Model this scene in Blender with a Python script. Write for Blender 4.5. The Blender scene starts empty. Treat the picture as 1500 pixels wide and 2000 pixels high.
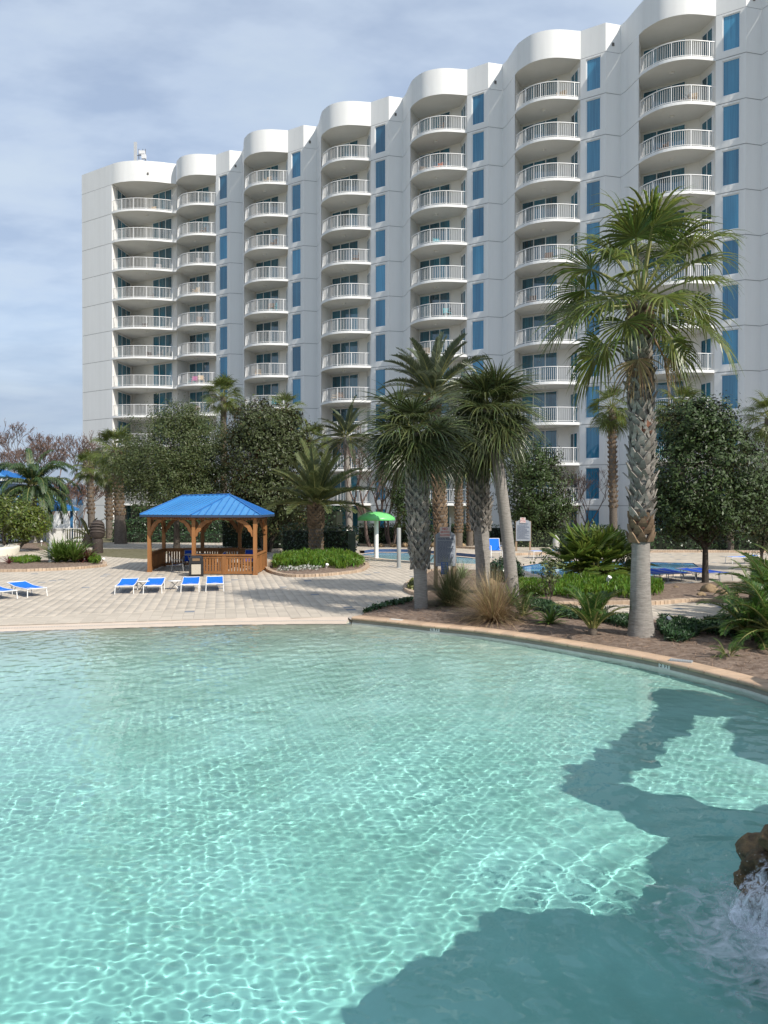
import bpy, bmesh, math, random
import numpy as np
from mathutils import Vector, Matrix, noise as mnoise
R = math.radians
sc = bpy.context.scene
COL = sc.collection
rng = np.random.default_rng(7)
random.seed(7)

# ---------------------------------------------------------------- camera, sky, sun, exposure
CAM_H, FPX, HORIZON = 2.6, 1502.0, 985.0
PITCH = math.atan((1000 - HORIZON) / FPX)
cd = bpy.data.cameras.new('camera')
cam = bpy.data.objects.new('camera', cd); COL.objects.link(cam); sc.camera = cam
cam.location = (0, 0, CAM_H); cam.rotation_euler = (R(90) - PITCH, 0, 0)
cd.sensor_fit = 'AUTO'; cd.sensor_width = 36; cd.lens = 36 * FPX / 2000; cd.clip_end = 3000; cd.clip_start = .05

SUN_EL = 40.0
SUN_AZ = R(-45.5)
SUN = Vector((math.cos(SUN_AZ) * math.cos(R(SUN_EL)), math.sin(SUN_AZ) * math.cos(R(SUN_EL)), math.sin(R(SUN_EL))))
ld = bpy.data.lights.new('sun', 'SUN'); ld.energy = 3.6; ld.angle = R(.53); ld.color = (1, .945, .86)
lo = bpy.data.objects.new('sun', ld); COL.objects.link(lo)
lo.rotation_euler = SUN.to_track_quat('Z', 'Y').to_euler(); lo.location = (30, -20, 40)
ld.cycles.is_caustics_light = True

world = bpy.data.worlds.new('World'); sc.world = world; world.use_nodes = True
def build_world():
    nt = world.node_tree; nt.nodes.clear(); N = nt.nodes.new; L = nt.links.new
    out = N('ShaderNodeOutputWorld'); bg = N('ShaderNodeBackground'); bg.inputs[1].default_value = .15
    sky = N('ShaderNodeTexSky'); sky.sky_type = 'NISHITA'; sky.sun_disc = False
    sky.sun_elevation = R(SUN_EL); sky.sun_rotation = math.atan2(SUN.x, SUN.y); sky.air_density = 1.0; sky.dust_density = 1.2; sky.ozone_density = .9
    tc = N('ShaderNodeTexCoord'); sep = N('ShaderNodeSeparateXYZ'); L(tc.outputs['Generated'], sep.inputs[0])
    def math_(op, a, b=None, clamp=False):
        m = N('ShaderNodeMath'); m.operation = op; m.use_clamp = clamp
        for i, v in enumerate((a, b)):
            if v is None: continue
            if isinstance(v, (int, float)): m.inputs[i].default_value = v
            else: L(v, m.inputs[i])
        return m.outputs[0]
    zc = math_('MAXIMUM', sep.outputs[2], 0.0); den = math_('ADD', zc, .22)
    px = math_('DIVIDE', sep.outputs[0], den); py = math_('DIVIDE', sep.outputs[1], den)
    cmb = N('ShaderNodeCombineXYZ'); L(px, cmb.inputs[0]); L(py, cmb.inputs[1])
    mp = N('ShaderNodeMapping'); mp.inputs['Rotation'].default_value = (0, 0, R(-38)); mp.inputs['Scale'].default_value = (.8, 1.35, 1); mp.inputs['Location'].default_value = (3.3, 1.2, 0); L(cmb.outputs[0], mp.inputs[0])
    n1 = N('ShaderNodeTexNoise'); n1.inputs['Scale'].default_value = 1.15; n1.inputs['Detail'].default_value = 7; n1.inputs['Roughness'].default_value = .52; n1.inputs['Distortion'].default_value = .35; L(mp.outputs[0], n1.inputs[0])
    n2 = N('ShaderNodeTexNoise'); n2.inputs['Scale'].default_value = 3.4; n2.inputs['Detail'].default_value = 5; n2.inputs['Roughness'].default_value = .55; L(mp.outputs[0], n2.inputs[0])
    mix = math_('ADD', math_('MULTIPLY', n1.outputs[0], .75), math_('MULTIPLY', n2.outputs[0], .25))
    r = N('ShaderNodeValToRGB'); r.color_ramp.elements[0].position = .36; r.color_ramp.elements[1].position = .60
    r.color_ramp.elements[0].color = (.68, .68, .68, 1); r.color_ramp.elements[1].color = (.9, .9, .9, 1); L(mix, r.inputs[0])
    # thin bright cloud with greyer thick parts
    cr = N('ShaderNodeValToRGB'); e = cr.color_ramp.elements
    e[0].position = .35; e[0].color = (2.10, 2.58, 3.4, 1); e[1].position = .66; e[1].color = (3.0, 3.5, 4.1, 1)
    m_ = e.new(.52); m_.color = (2.75, 3.25, 4.0, 1); L(n2.outputs[0], cr.inputs[0])
    mx = N('ShaderNodeMix'); mx.data_type = 'RGBA'; L(r.outputs[0], mx.inputs[0]); L(sky.outputs[0], mx.inputs[6]); L(cr.outputs[0], mx.inputs[7])
    # low bank of blue-grey stratus towards the horizon
    low = N('ShaderNodeMapRange'); low.inputs['From Min'].default_value = .0; low.inputs['From Max'].default_value = .26; low.inputs['To Min'].default_value = .8; low.inputs['To Max'].default_value = 0; L(sep.outputs[2], low.inputs[0])
    st = N('ShaderNodeTexNoise'); st.inputs['Scale'].default_value = 5; st.inputs['Detail'].default_value = 5
    mp2 = N('ShaderNodeMapping'); mp2.inputs['Scale'].default_value = (1, 1, 6); L(tc.outputs['Generated'], mp2.inputs[0]); L(mp2.outputs[0], st.inputs[0])
    sr = N('ShaderNodeValToRGB'); sr.color_ramp.elements[0].position = .44; sr.color_ramp.elements[1].position = .76
    sr.color_ramp.elements[0].color = (1.55, 1.98, 2.7, 1); sr.color_ramp.elements[1].color = (3.1, 3.5, 4.0, 1); L(st.outputs[0], sr.inputs[0])
    mx2 = N('ShaderNodeMix'); mx2.data_type = 'RGBA'; L(low.outputs[0], mx2.inputs[0]); L(mx.outputs[2], mx2.inputs[6]); L(sr.outputs[0], mx2.inputs[7])
    L(mx2.outputs[2], bg.inputs[0]); L(bg.outputs[0], out.inputs[0])
build_world()
vs = sc.view_settings; vs.view_transform = 'Standard'; vs.look = 'None'; vs.exposure = 0.48; vs.gamma = 1; vs.use_curve_mapping = False
cy = sc.cycles
cy.use_denoising = True; cy.max_bounces = 8; cy.transparent_max_bounces = 12; cy.transmission_bounces = 6; cy.diffuse_bounces = 3; cy.glossy_bounces = 3
cy.sample_clamp_indirect = 6; cy.use_adaptive_sampling = True; cy.adaptive_threshold = .015
cy.caustics_reflective = False; cy.caustics_refractive = True; cy.blur_glossy = .5

# ---------------------------------------------------------------- helpers: from the photograph's pixels to the place
cp, sp = math.cos(PITCH), math.sin(PITCH)
def ray(px, py):
    u, v = (px - 750) / FPX, -(py - 1000) / FPX
    return Vector((u, cp + v * sp, -sp + v * cp))
def G(px, py, z=0.0):
    d = ray(px, py); t = (z - CAM_H) / d.z
    return Vector((d.x * t, d.y * t, z))
def P(px, py, Y):
    d = ray(px, py); t = Y / d.y
    return Vector((d.x * t, Y, CAM_H + d.z * t))

# ---------------------------------------------------------------- helpers: objects
def link(o, parent=None):
    COL.objects.link(o)
    if parent is not None: o.parent = parent
    return o
def tag(o, label=None, cat=None, group=None, kind=None):
    if label: o['label'] = label
    if cat: o['category'] = cat
    if group: o['group'] = group
    if kind: o['kind'] = kind
    return o
def thing(name, label, cat, loc=(0, 0, 0), rz=0, group=None):
    o = bpy.data.objects.new(name, None); o.empty_display_size = .2
    link(o); o.location = loc; o.rotation_euler = (0, 0, rz)
    return tag(o, label, cat, group)
def put(name, me, parent=None, loc=(0, 0, 0), rot=(0, 0, 0), scale=1, kind=None):
    o = bpy.data.objects.new(name, me); link(o, parent); o.location = loc; o.rotation_euler = rot
    o.scale = (scale,) * 3 if isinstance(scale, (int, float)) else scale
    if kind: o['kind'] = kind
    return o
def copy_tree(o, parent=None):
    c = o.copy(); COL.objects.link(c); c.parent = parent
    for ch in o.children: copy_tree(ch, c)
    return c
def npmesh(name, V, F, mat=None, smooth=False):
    me = bpy.data.meshes.new(name)
    V = np.asarray(V, dtype=np.float32).reshape(-1, 3); F = np.asarray(F, dtype=np.int32)
    n, k = F.shape
    me.vertices.add(len(V)); me.vertices.foreach_set('co', V.ravel())
    me.loops.add(n * k); me.loops.foreach_set('vertex_index', F.ravel())
    me.polygons.add(n); me.polygons.foreach_set('loop_start', np.arange(0, n * k, k, dtype=np.int32))
    try: me.polygons.foreach_set('loop_total', np.full(n, k, dtype=np.int32))
    except Exception: pass
    if smooth: me.polygons.foreach_set('use_smooth', np.ones(n, dtype=bool))
    me.update(calc_edges=True)
    if mat: me.materials.append(mat)
    return me
class MB:
    def __init__(s): s.v = []; s.f = []; s.m = []; s.mi = 0; s.sm = []
    def add(s, vs_, fs, smooth=False):
        b = len(s.v); s.v += [tuple(p) for p in vs_]
        for f in fs: s.f.append([b + i for i in f]); s.m.append(s.mi); s.sm.append(smooth)
    def box(s, c, size, rz=0, M=None):
        x, y, z = size[0] / 2, size[1] / 2, size[2] / 2
        pts = [Vector((i * x, j * y, k * z)) for k in (-1, 1) for j in (-1, 1) for i in (-1, 1)]
        if rz: Q = Matrix.Rotation(rz, 3, 'Z'); pts = [Q @ p for p in pts]
        if M is not None: pts = [M @ p for p in pts]
        s.add([p + Vector(c) for p in pts], [(0, 2, 3, 1), (4, 5, 7, 6), (0, 1, 5, 4), (2, 6, 7, 3), (0, 4, 6, 2), (1, 3, 7, 5)])
    def bar(s, p, q, w, h):
        p, q = Vector(p), Vector(q); d = (q - p); L = d.length
        if L < 1e-6: return
        M = d.to_track_quat('X', 'Z').to_matrix(); s.box((p + q) / 2, (L, w, h), M=M)
    def tube(s, path, radii, n=6, caps=True, smooth=True):
        path = [Vector(p) for p in path]
        if isinstance(radii, (int, float)): radii = [radii] * len(path)
        V = []; up = Vector((0, 0, 1))
        for i, p in enumerate(path):
            t = (path[min(i + 1, len(path) - 1)] - path[max(i - 1, 0)]).normalized()
            ref = up if abs(t.z) < .9 else Vector((0, 1, 0))
            if i and abs(t.dot(a)) < .98: a = (a - t * a.dot(t)).normalized()
            else: a = t.cross(ref).normalized()
            b = t.cross(a)
            for k in range(n):
                w = 2 * math.pi * k / n; V.append(p + (a * math.cos(w) + b * math.sin(w)) * radii[i])
        F = []
        for i in range(len(path) - 1):
            for k in range(n): F.append((i * n + k, i * n + (k + 1) % n, (i + 1) * n + (k + 1) % n, (i + 1) * n + k))
        s.add(V, F, smooth)
        if caps:
            s.add(V[:n][::-1], [tuple(range(n))]); s.add(V[-n:], [tuple(range(n))])
    def prism(s, poly, z0, z1, bottom=True):
        n = len(poly); area = sum(poly[i][0] * poly[(i + 1) % n][1] - poly[(i + 1) % n][0] * poly[i][1] for i in range(n))
        if area < 0: poly = poly[::-1]
        V = [(p[0], p[1], z0) for p in poly] + [(p[0], p[1], z1) for p in poly]
        s.add(V, [(i, (i + 1) % n, n + (i + 1) % n, n + i) for i in range(n)])
        s.add(V[n:], [tuple(range(n))])
        if bottom: s.add(V[:n][::-1], [tuple(range(n))])
    def strip(s, line, z0, z1, thick=0, flip=False, smooth=False):
        """a standing sheet along a plan line; thick > 0 gives it a back"""
        n = len(line); V = [(p[0], p[1], z0) for p in line] + [(p[0], p[1], z1) for p in line]
        F = [(i, i + 1, n + i + 1, n + i) for i in range(n - 1)]
        if flip: F = [f[::-1] for f in F]
        s.add(V, F, smooth)
    def lathe(s, prof, n=24, c=(0, 0, 0), smooth=True):
        V = []
        for r, z in prof:
            for k in range(n):
                w = 2 * math.pi * k / n; V.append((c[0] + r * math.cos(w), c[1] + r * math.sin(w), c[2] + z))
        F = [(i * n + k, i * n + (k + 1) % n, (i + 1) * n + (k + 1) % n, (i + 1) * n + k) for i in range(len(prof) - 1) for k in range(n)]
        s.add(V, F, smooth)
    def mesh(s, name, *mats):
        me = bpy.data.meshes.new(name); me.from_pydata(s.v, [], s.f)
        for m in mats: me.materials.append(m)
        me.polygons.foreach_set('material_index', s.m); me.polygons.foreach_set('use_smooth', s.sm); me.update()
        return me
def inpoly(X, Y, poly):
    X = np.asarray(X); Y = np.asarray(Y); ins = np.zeros(X.shape, bool); n = len(poly)
    for i in range(n):
        x1, y1 = poly[i][0], poly[i][1]; x2, y2 = poly[(i + 1) % n][0], poly[(i + 1) % n][1]
        if y1 == y2: continue
        c = ((y1 > Y) != (y2 > Y)) & (X < (x2 - x1) * (Y - y1) / (y2 - y1) + x1); ins ^= c
    return ins
def spline(pts, per=6, closed=False):
    pts = [Vector(p) for p in pts]; n = len(pts); out = []
    g = (lambda i: pts[i % n]) if closed else (lambda i: pts[max(0, min(n - 1, i))])
    for i in range(n if closed else n - 1):
        p0, p1, p2, p3 = g(i - 1), g(i), g(i + 1), g(i + 2)
        for k in range(per):
            t = k / per
            out.append(.5 * ((2 * p1) + (p2 - p0) * t + (2 * p0 - 5 * p1 + 4 * p2 - p3) * t * t + (3 * p1 - p0 - 3 * p2 + p3) * t ** 3))
    if not closed: out.append(pts[-1])
    return out

# ---------------------------------------------------------------- helpers: materials
def ramp(nt, pos_cols):
    r = nt.nodes.new('ShaderNodeValToRGB'); e = r.color_ramp.elements
    while len(e) < len(pos_cols): e.new(.5)
    for el, (p, c) in zip(e, pos_cols): el.position = p; el.color = (*c, 1)
    return r
def mat(name, col, rough=.6, col2=None, scale=4, detail=4, stretch=(1, 1, 1), bump=0, bscale=None, spec=.5, metal=0, island=0, trans=0, objvar=0, back=None, coat=0, obj_coords=True, dist=0.0, ior=None):
    m = bpy.data.materials.new(name); m.use_nodes = True; nt = m.node_tree; N = nt.nodes.new; L = nt.links.new
    b = nt.nodes['Principled BSDF']; b.inputs['Roughness'].default_value = rough; b.inputs['Metallic'].default_value = metal
    b.inputs['Specular IOR Level'].default_value = spec; b.inputs['Base Color'].default_value = (*col, 1); b.inputs['Coat Weight'].default_value = coat
    if ior: b.inputs['IOR'].default_value = ior
    c = None
    if col2 is not None or bump:
        tc = N('ShaderNodeTexCoord'); mp = N('ShaderNodeMapping'); mp.inputs['Scale'].default_value = stretch
        L(tc.outputs['Object'], mp.inputs[0])
        no = N('ShaderNodeTexNoise'); no.inputs['Scale'].default_value = scale; no.inputs['Detail'].default_value = detail; no.inputs['Roughness'].default_value = .6; no.inputs['Distortion'].default_value = dist; L(mp.outputs[0], no.inputs[0])
        if col2 is not None:
            r = ramp(nt, [(.3, col), (.7, col2)]); L(no.outputs[0], r.inputs[0]); c = r.outputs[0]
        if bump:
            no2 = no
            if bscale:
                no2 = N('ShaderNodeTexNoise'); no2.inputs['Scale'].default_value = bscale; no2.inputs['Detail'].default_value = 4; L(mp.outputs[0], no2.inputs[0])
            bp = N('ShaderNodeBump'); bp.inputs['Strength'].default_value = bump; bp.inputs['Distance'].default_value = .02; L(no2.outputs[0], bp.inputs['Height']); L(bp.outputs[0], b.inputs['Normal'])
    if c is None:
        rgb = N('ShaderNodeRGB'); rgb.outputs[0].default_value = (*col, 1); c = rgb.outputs[0]
    if back is not None:
        ge = N('ShaderNodeNewGeometry'); mx = N('ShaderNodeMix'); mx.data_type = 'RGBA'; L(ge.outputs['Backfacing'], mx.inputs[0]); L(c, mx.inputs[6]); mx.inputs[7].default_value = (*back, 1); c = mx.outputs[2]
    if island or objvar:
        hs = N('ShaderNodeHueSaturation'); L(c, hs.inputs['Color'])
        mr = N('ShaderNodeMapRange'); mr.inputs['To Min'].default_value = 1 - (island or objvar); mr.inputs['To Max'].default_value = 1 + (island or objvar)
        if island:
            ge = N('ShaderNodeNewGeometry'); L(ge.outputs['Random Per Island'], mr.inputs[0])
        else:
            oi = N('ShaderNodeObjectInfo'); L(oi.outputs['Random'], mr.inputs[0])
        L(mr.outputs[0], hs.inputs['Value'])
        if island and trans:
            mr2 = N('ShaderNodeMapRange'); mr2.inputs['To Min'].default_value = .47; mr2.inputs['To Max'].default_value = .53
            mu = N('ShaderNodeMath'); mu.operation = 'FRACT'; mm = N('ShaderNodeMath'); mm.operation = 'MULTIPLY'; mm.inputs[1].default_value = 7.31
            L(ge.outputs['Random Per Island'], mm.inputs[0]); L(mm.outputs[0], mu.inputs[0]); L(mu.outputs[0], mr2.inputs[0]); L(mr2.outputs[0], hs.inputs['Hue'])
        c = hs.outputs[0]
    L(c, b.inputs['Base Color'])
    if trans:
        tr = N('ShaderNodeBsdfTranslucent'); mix = N('ShaderNodeMixShader'); mix.inputs[0].default_value = trans
        br = N('ShaderNodeHueSaturation'); br.inputs['Value'].default_value = 1.5; br.inputs['Hue'].default_value = .485; L(c, br.inputs['Color']); L(br.outputs[0], tr.inputs[0])
        L(b.outputs[0], mix.inputs[1]); L(tr.outputs[0], mix.inputs[2]); L(mix.outputs[0], nt.nodes['Material Output'].inputs[0])
    return m
M = {}
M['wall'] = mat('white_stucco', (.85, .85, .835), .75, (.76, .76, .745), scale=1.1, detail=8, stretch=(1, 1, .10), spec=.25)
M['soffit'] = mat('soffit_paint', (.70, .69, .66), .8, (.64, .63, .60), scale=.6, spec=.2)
M['joint'] = mat('joint_grey', (.38, .39, .40), .9)  # grey backing seen in the wall panel grooves
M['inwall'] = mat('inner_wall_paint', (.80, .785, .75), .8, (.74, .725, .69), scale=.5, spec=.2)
M['metalw'] = mat('white_metal', (.80, .80, .79), .4)
M['frame'] = mat('window_frame_white', (.80, .81, .81), .45)
M['roofmem'] = mat('roof_membrane', (.5, .5, .5), .9)
def glass(name, c1, c2, rough=.03, folds=14, ior=1.9):
    m = bpy.data.materials.new(name); m.use_nodes = True; nt = m.node_tree; N = nt.nodes.new; L = nt.links.new
    b = nt.nodes['Principled BSDF']; b.inputs['Roughness'].default_value = rough; b.inputs['IOR'].default_value = ior
    tc = N('ShaderNodeTexCoord'); oi = N('ShaderNodeObjectInfo')
    mp = N('ShaderNodeMapping'); mp.inputs['Scale'].default_value = (1, 1, .03); L(tc.outputs['Object'], mp.inputs[0])
    ad = N('ShaderNodeVectorMath'); ad.operation = 'ADD'; L(mp.outputs[0], ad.inputs[0])
    ml = N('ShaderNodeMath'); ml.operation = 'MULTIPLY'; ml.inputs[1].default_value = 40; L(oi.outputs['Random'], ml.inputs[0]); L(ml.outputs[0], ad.inputs[1])
    no = N('ShaderNodeTexNoise'); no.inputs['Scale'].default_value = folds; no.inputs['Detail'].default_value = 2; L(ad.outputs[0], no.inputs[0])
    no2 = N('ShaderNodeTexNoise'); no2.inputs['Scale'].default_value = 1.3; no2.inputs['Detail'].default_value = 0; L(ad.outputs[0], no2.inputs[0])
    av = N('ShaderNodeMath'); av.operation = 'ADD'; L(no.outputs[0], av.inputs[0]); L(no2.outputs[0], av.inputs[1])
    r = ramp(nt, [(.3, c1), (.7, c2)]); hv = N('ShaderNodeMath'); hv.operation = 'MULTIPLY'; hv.inputs[1].default_value = .5; L(av.outputs[0], hv.inputs[0]); L(hv.outputs[0], r.inputs[0])
    hs = N('ShaderNodeHueSaturation'); mr = N('ShaderNodeMapRange'); mr.inputs['To Min'].default_value = .6; mr.inputs['To Max'].default_value = 1.3; L(oi.outputs['Random'], mr.inputs[0]); L(mr.outputs[0], hs.inputs['Value']); L(r.outputs[0], hs.inputs['Color'])
    L(hs.outputs[0], b.inputs['Base Color'])
    return m
M['win'] = glass('blue_tinted_glass', (.02, .125, .24), (.06, .28, .45), ior=1.75)
M['door'] = glass('teal_door_glass', (.010, .06, .095), (.04, .20, .29), folds=9, ior=2.0)
# ---------------------------------------------------------------- the apartment building
ANG = math.atan2(-.54, .842)
bld = thing('apartment_building', 'white high-rise apartment block with rows of curved balconies and blue glass', 'building', (-16.26, 74.7, 0), ANG)
BAY, FL, Z0, NF, NB = 9.0, 2.9, 2.5, 11, 8
def zf(k): return Z0 + FL * k
V2 = lambda *p: Vector((p[0], p[1], 0))
full = spline([V2(-6.42, .87), V2(-5.95, .55), V2(-5.4, 0), V2(-4.74, -.66), V2(-4.15, -1.12), V2(-2.94, -1.53), V2(-1.5, -1.2), V2(0, 0)], 5)
ia = 15
RET, FAS = full[:ia + 1], full[ia:]
A, Bc, Rc, Ec, Wc, Jn = FAS[0], V2(-5.05, 1.2), V2(-1.2, 1.2), V2(0, 0), V2(1.8, 0), V2(2.61, .87)
def curved_rail(line, name):
    """balusters, posts and two rails along a plan line, local z 0 = slab top"""
    mb = MB(); L = [0]
    for p, q in zip(line, line[1:]): L.append(L[-1] + (q - p).length)
    def at(s):
        for i in range(len(line) - 1):
            if s <= L[i + 1] + 1e-9:
                t = (s - L[i]) / max(1e-9, L[i + 1] - L[i]); return line[i].lerp(line[i + 1], t)
        return line[-1].copy()
    T = L[-1]; n = max(2, int(T / .135))
    for i in range(n + 1):
        p = at(T * i / n); d = (at(min(T, T * i / n + .05)) - at(max(0, T * i / n - .05))).normalized(); a = math.atan2(d.y, d.x)
        if i % 9 == 0 or i == n: mb.box((p.x, p.y, .52), (.055, .045, 1.04), rz=a)
        else: mb.box((p.x, p.y, .55), (.02, .02, .88), rz=a)
    step = [at(T * i / 24) for i in range(25)]
    for zz, w, h in ((1.07, .06, .045), (.10, .035, .03)):
        for p, q in zip(step, step[1:]): mb.bar((p.x, p.y, zz), (q.x, q.y, zz), w, h)
    return mb.mesh(name, M['metalw'])
def inset(line, d):
    out = []
    for i, p in enumerate(line):
        t = (line[min(i + 1, len(line) - 1)] - line[max(i - 1, 0)]).normalized(); out.append(p + Vector((-t.y, t.x, 0)) * d)
    return out
def panel(line, h, name, gap=.022, back=True):
    mb = MB(); mb.strip(line, gap, h - gap, smooth=len(line) > 4)
    mb.mi = 1
    bl = inset(line, .03); mb.strip(bl, 0, h, smooth=len(line) > 4)
    mb.mi = 0
    n = len(line)       # lips at the groove
    for z, fl in ((gap, True), (h - gap, False)):
        V = [(p.x, p.y, z) for p in line] + [(p.x, p.y, z) for p in bl]
        F = [(i, i + 1, n + i + 1, n + i) for i in range(n - 1)]
        mb.add(V, [f[::-1] for f in F] if fl else F)
    return mb.mesh(name, M['wall'], M['joint'])
WX0, WX1, WZ0, WZ1 = .40, 1.46, .44, 2.74      # the tall window in each pier, local to the pier
def pier_panel(h, name, zshift=0):
    mb = MB(); g = .022; x0, x1, z0, z1 = WX0, WX1, WZ0 + zshift, WZ1 + zshift
    def q(xa, xb, za, zb): mb.add([(xa, 0, za), (xb, 0, za), (xb, 0, zb), (xa, 0, zb)], [(0, 1, 2, 3)])
    q(0, x0, g, h - g); q(x1, 1.8, g, h - g); q(x0, x1, g, z0); q(x0, x1, z1, h - g)
    r = .09         # reveal
    mb.add([(x0, 0, z0), (x1, 0, z0), (x1, r, z0), (x0, r, z0)], [(0, 1, 2, 3)]); mb.add([(x0, 0, z1), (x1, 0, z1), (x1, r, z1), (x0, r, z1)], [(3, 2, 1, 0)])
    mb.add([(x0, 0, z0), (x0, 0, z1), (x0, r, z1), (x0, r, z0)], [(3, 2, 1, 0)]); mb.add([(x1, 0, z0), (x1, 0, z1), (x1, r, z1), (x1, r, z0)], [(0, 1, 2, 3)])
    mb.strip([V2(1.8, 0), V2(2.61, .87)], g, h - g)
    mb.mi = 1; mb.strip([V2(0, .03), V2(x0, .03)], 0, h); mb.strip([V2(x1, .03), V2(1.79, .03), V2(2.6, .9)], 0, h)
    mb.strip([V2(x0, .03), V2(x1, .03)], 0, z0); mb.strip([V2(x0, .03), V2(x1, .03)], z1, h)
    return mb.mesh(name, M['wall'], M['joint'])
def frame_mesh(w, h, name, bars=(), t=.06, d=.05):
    mb = MB()
    mb.box((w / 2, 0, t / 2), (w, d, t)); mb.box((w / 2, 0, h - t / 2), (w, d, t))
    for x in (t / 2, w - t / 2) + tuple(bars): mb.box((x, 0, h / 2), (t, d * .96, h - 2 * t))
    return mb.mesh(name, M['frame'])
def pane_mesh(w, h, name, m):
    mb = MB(); mb.box((w / 2, 0, h / 2), (w, .02, h)); return mb.mesh(name, m)
ms_ret = panel(RET, FL, 'curved_wall_panel'); ms_pier = pier_panel(FL, 'pier_wall_panel')
ms_ret0 = panel(RET, Z0 + .3, 'curved_wall_base'); ms_pier0 = pier_panel(Z0 + .3, 'pier_wall_base', -.2)
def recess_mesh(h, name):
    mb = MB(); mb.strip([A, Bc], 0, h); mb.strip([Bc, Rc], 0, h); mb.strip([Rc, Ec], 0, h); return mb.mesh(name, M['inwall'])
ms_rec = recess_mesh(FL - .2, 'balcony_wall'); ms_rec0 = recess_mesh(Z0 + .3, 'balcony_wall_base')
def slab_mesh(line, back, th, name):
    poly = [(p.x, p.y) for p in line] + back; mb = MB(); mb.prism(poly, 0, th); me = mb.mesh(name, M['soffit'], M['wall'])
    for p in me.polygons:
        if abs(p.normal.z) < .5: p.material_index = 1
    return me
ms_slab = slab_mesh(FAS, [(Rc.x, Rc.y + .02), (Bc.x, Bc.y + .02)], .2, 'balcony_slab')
ms_rail = curved_rail(inset(FAS, .09), 'balcony_railing')
mb = MB(); mb.lathe([(.0, -.11), (.11, -.10), (.17, -.04), (.18, 0)], 12); ms_lamp = mb.mesh('ceiling_lamp', M['soffit'])
ms_wf = frame_mesh(WX1 - WX0, WZ1 - WZ0, 'window_frame'); ms_wp = pane_mesh(WX1 - WX0 - .12, WZ1 - WZ0 - .12, 'window_pane', M['win'])
DW, DH = 2.85, 2.58
ms_df = frame_mesh(DW, DH, 'sliding_door_frame', (DW / 3, 2 * DW / 3)); ms_dp = pane_mesh(DW / 3 - .07, DH - .12, 'door_glass', M['door'])
ms_sf = frame_mesh(1.15, 2.2, 'side_window_frame', (.575,)); ms_sp = pane_mesh(.5, 2.08, 'side_glass', M['door'])
SDIR = math.atan2((Ec - Rc).y, (Ec - Rc).x)
def put_door(x, y, z, rz, n=3):
    d = put('sliding_door', ms_df, bld, (x, y, z), (0, 0, rz))
    for i in range(n): put('glass_pane', ms_dp, d, (.035 + i * DW / 3, .004, .06))
    return d
for b in range(NB):
    ox = b * BAY
    for k in range(-1, NF):
        base = k < 0; z = -.3 if base else zf(k); h = Z0 + .3 if base else FL
        if b > 0: put('wall_panel', ms_ret0 if base else ms_ret, bld, (ox, 0, z))
        put('wall_panel', ms_pier0 if base else ms_pier, bld, (ox, 0, z))
        zs = -.2 if base else 0
        w = put('window', ms_wf, bld, (ox + WX0, .075, z + WZ0 + zs)); put('window_pane', ms_wp, w, (.06, .012, .06))
        if b == NB - 1 and k > 3: pass
        put('recess_wall', ms_rec0 if base else ms_rec, bld, (ox, 0, z if base else z + .2))
        zz = z + .3 if base else z + .2
        put_door(ox - 4.93, 1.17, zz, 0)
        sw = put('side_window', ms_sf, bld, (ox - 1.02, .98, zz), (0, 0, SDIR)); put('side_pane', ms_sp, sw, (.05, .008, .06)); put('side_pane', ms_sp, sw, (.6, .008, .06))
        if not base:
            s = put('balcony', ms_slab, bld, (ox, 0, z)); put('railing', ms_rail, s, (0, 0, .2))
            put('ceiling_lamp', ms_lamp, s, (-2.7, -.1, 0))
# corner bay on the left with its wide balcony and blank end wall
C0 = [V2(-10.2, -4.1), V2(-9.6, -4.08), V2(-8.7, -3.88), V2(-7.42, -3.28), V2(-6.0, -2.1), V2(-5.2, -1.2), V2(-4.74, -.70)]
CF = spline(C0, 4); CB = [(-4.95, -.28), (-11.9, -.28), (-10.24, -4.0)]
ms_cslab = slab_mesh(CF, CB, .2, 'corner_balcony_slab'); ms_crail = curved_rail(inset(CF, .09), 'corner_balcony_railing')
END = [V2(-14.93, -4.1), V2(-10.2, -4.1)]
ms_end = panel(END, FL, 'end_wall_panel'); ms_end0 = panel(END, Z0 + .3, 'end_wall_base')
def crec(h, name):
    mb = MB(); mb.strip([V2(-10.2, -4.1), V2(-10.2, -3.9), V2(-11.9, -.3), V2(-4.9, -.3)], 0, h); return mb.mesh(name, M['inwall'])
ms_crec = crec(FL - .2, 'corner_recess_wall'); ms_crec0 = crec(Z0 + .3, 'corner_recess_base')
ms_left = MB(); ms_left.strip([V2(-14.93, 14), V2(-14.93, -4.1)], -.3, zf(11)); put('side_wall', ms_left.mesh('side_wall', M['wall']), bld)
sd = Vector((-10.35 + 11.75, -3.5 + .55, 0)); sda = math.atan2(-3.6, 1.7)
for k in range(-1, NF):
    base = k < 0; z = -.3 if base else zf(k)
    put('wall_panel', ms_end0 if base else ms_end, bld, (0, 0, z)); put('recess_wall', ms_crec0 if base else ms_crec, bld, (0, 0, z if base else z + .2))
    zz = z + .3 if base else z + .2
    put_door(-8.6, -.34, zz, 0); put_door(-11.62, -.75, zz, sda)
    if not base:
        s = put('balcony', ms_cslab, bld, (0, 0, z)); put('railing', ms_crail, s, (0, 0, .2)); put('ceiling_lamp', ms_lamp, s, (-7.6, -1.9, 0))
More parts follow.
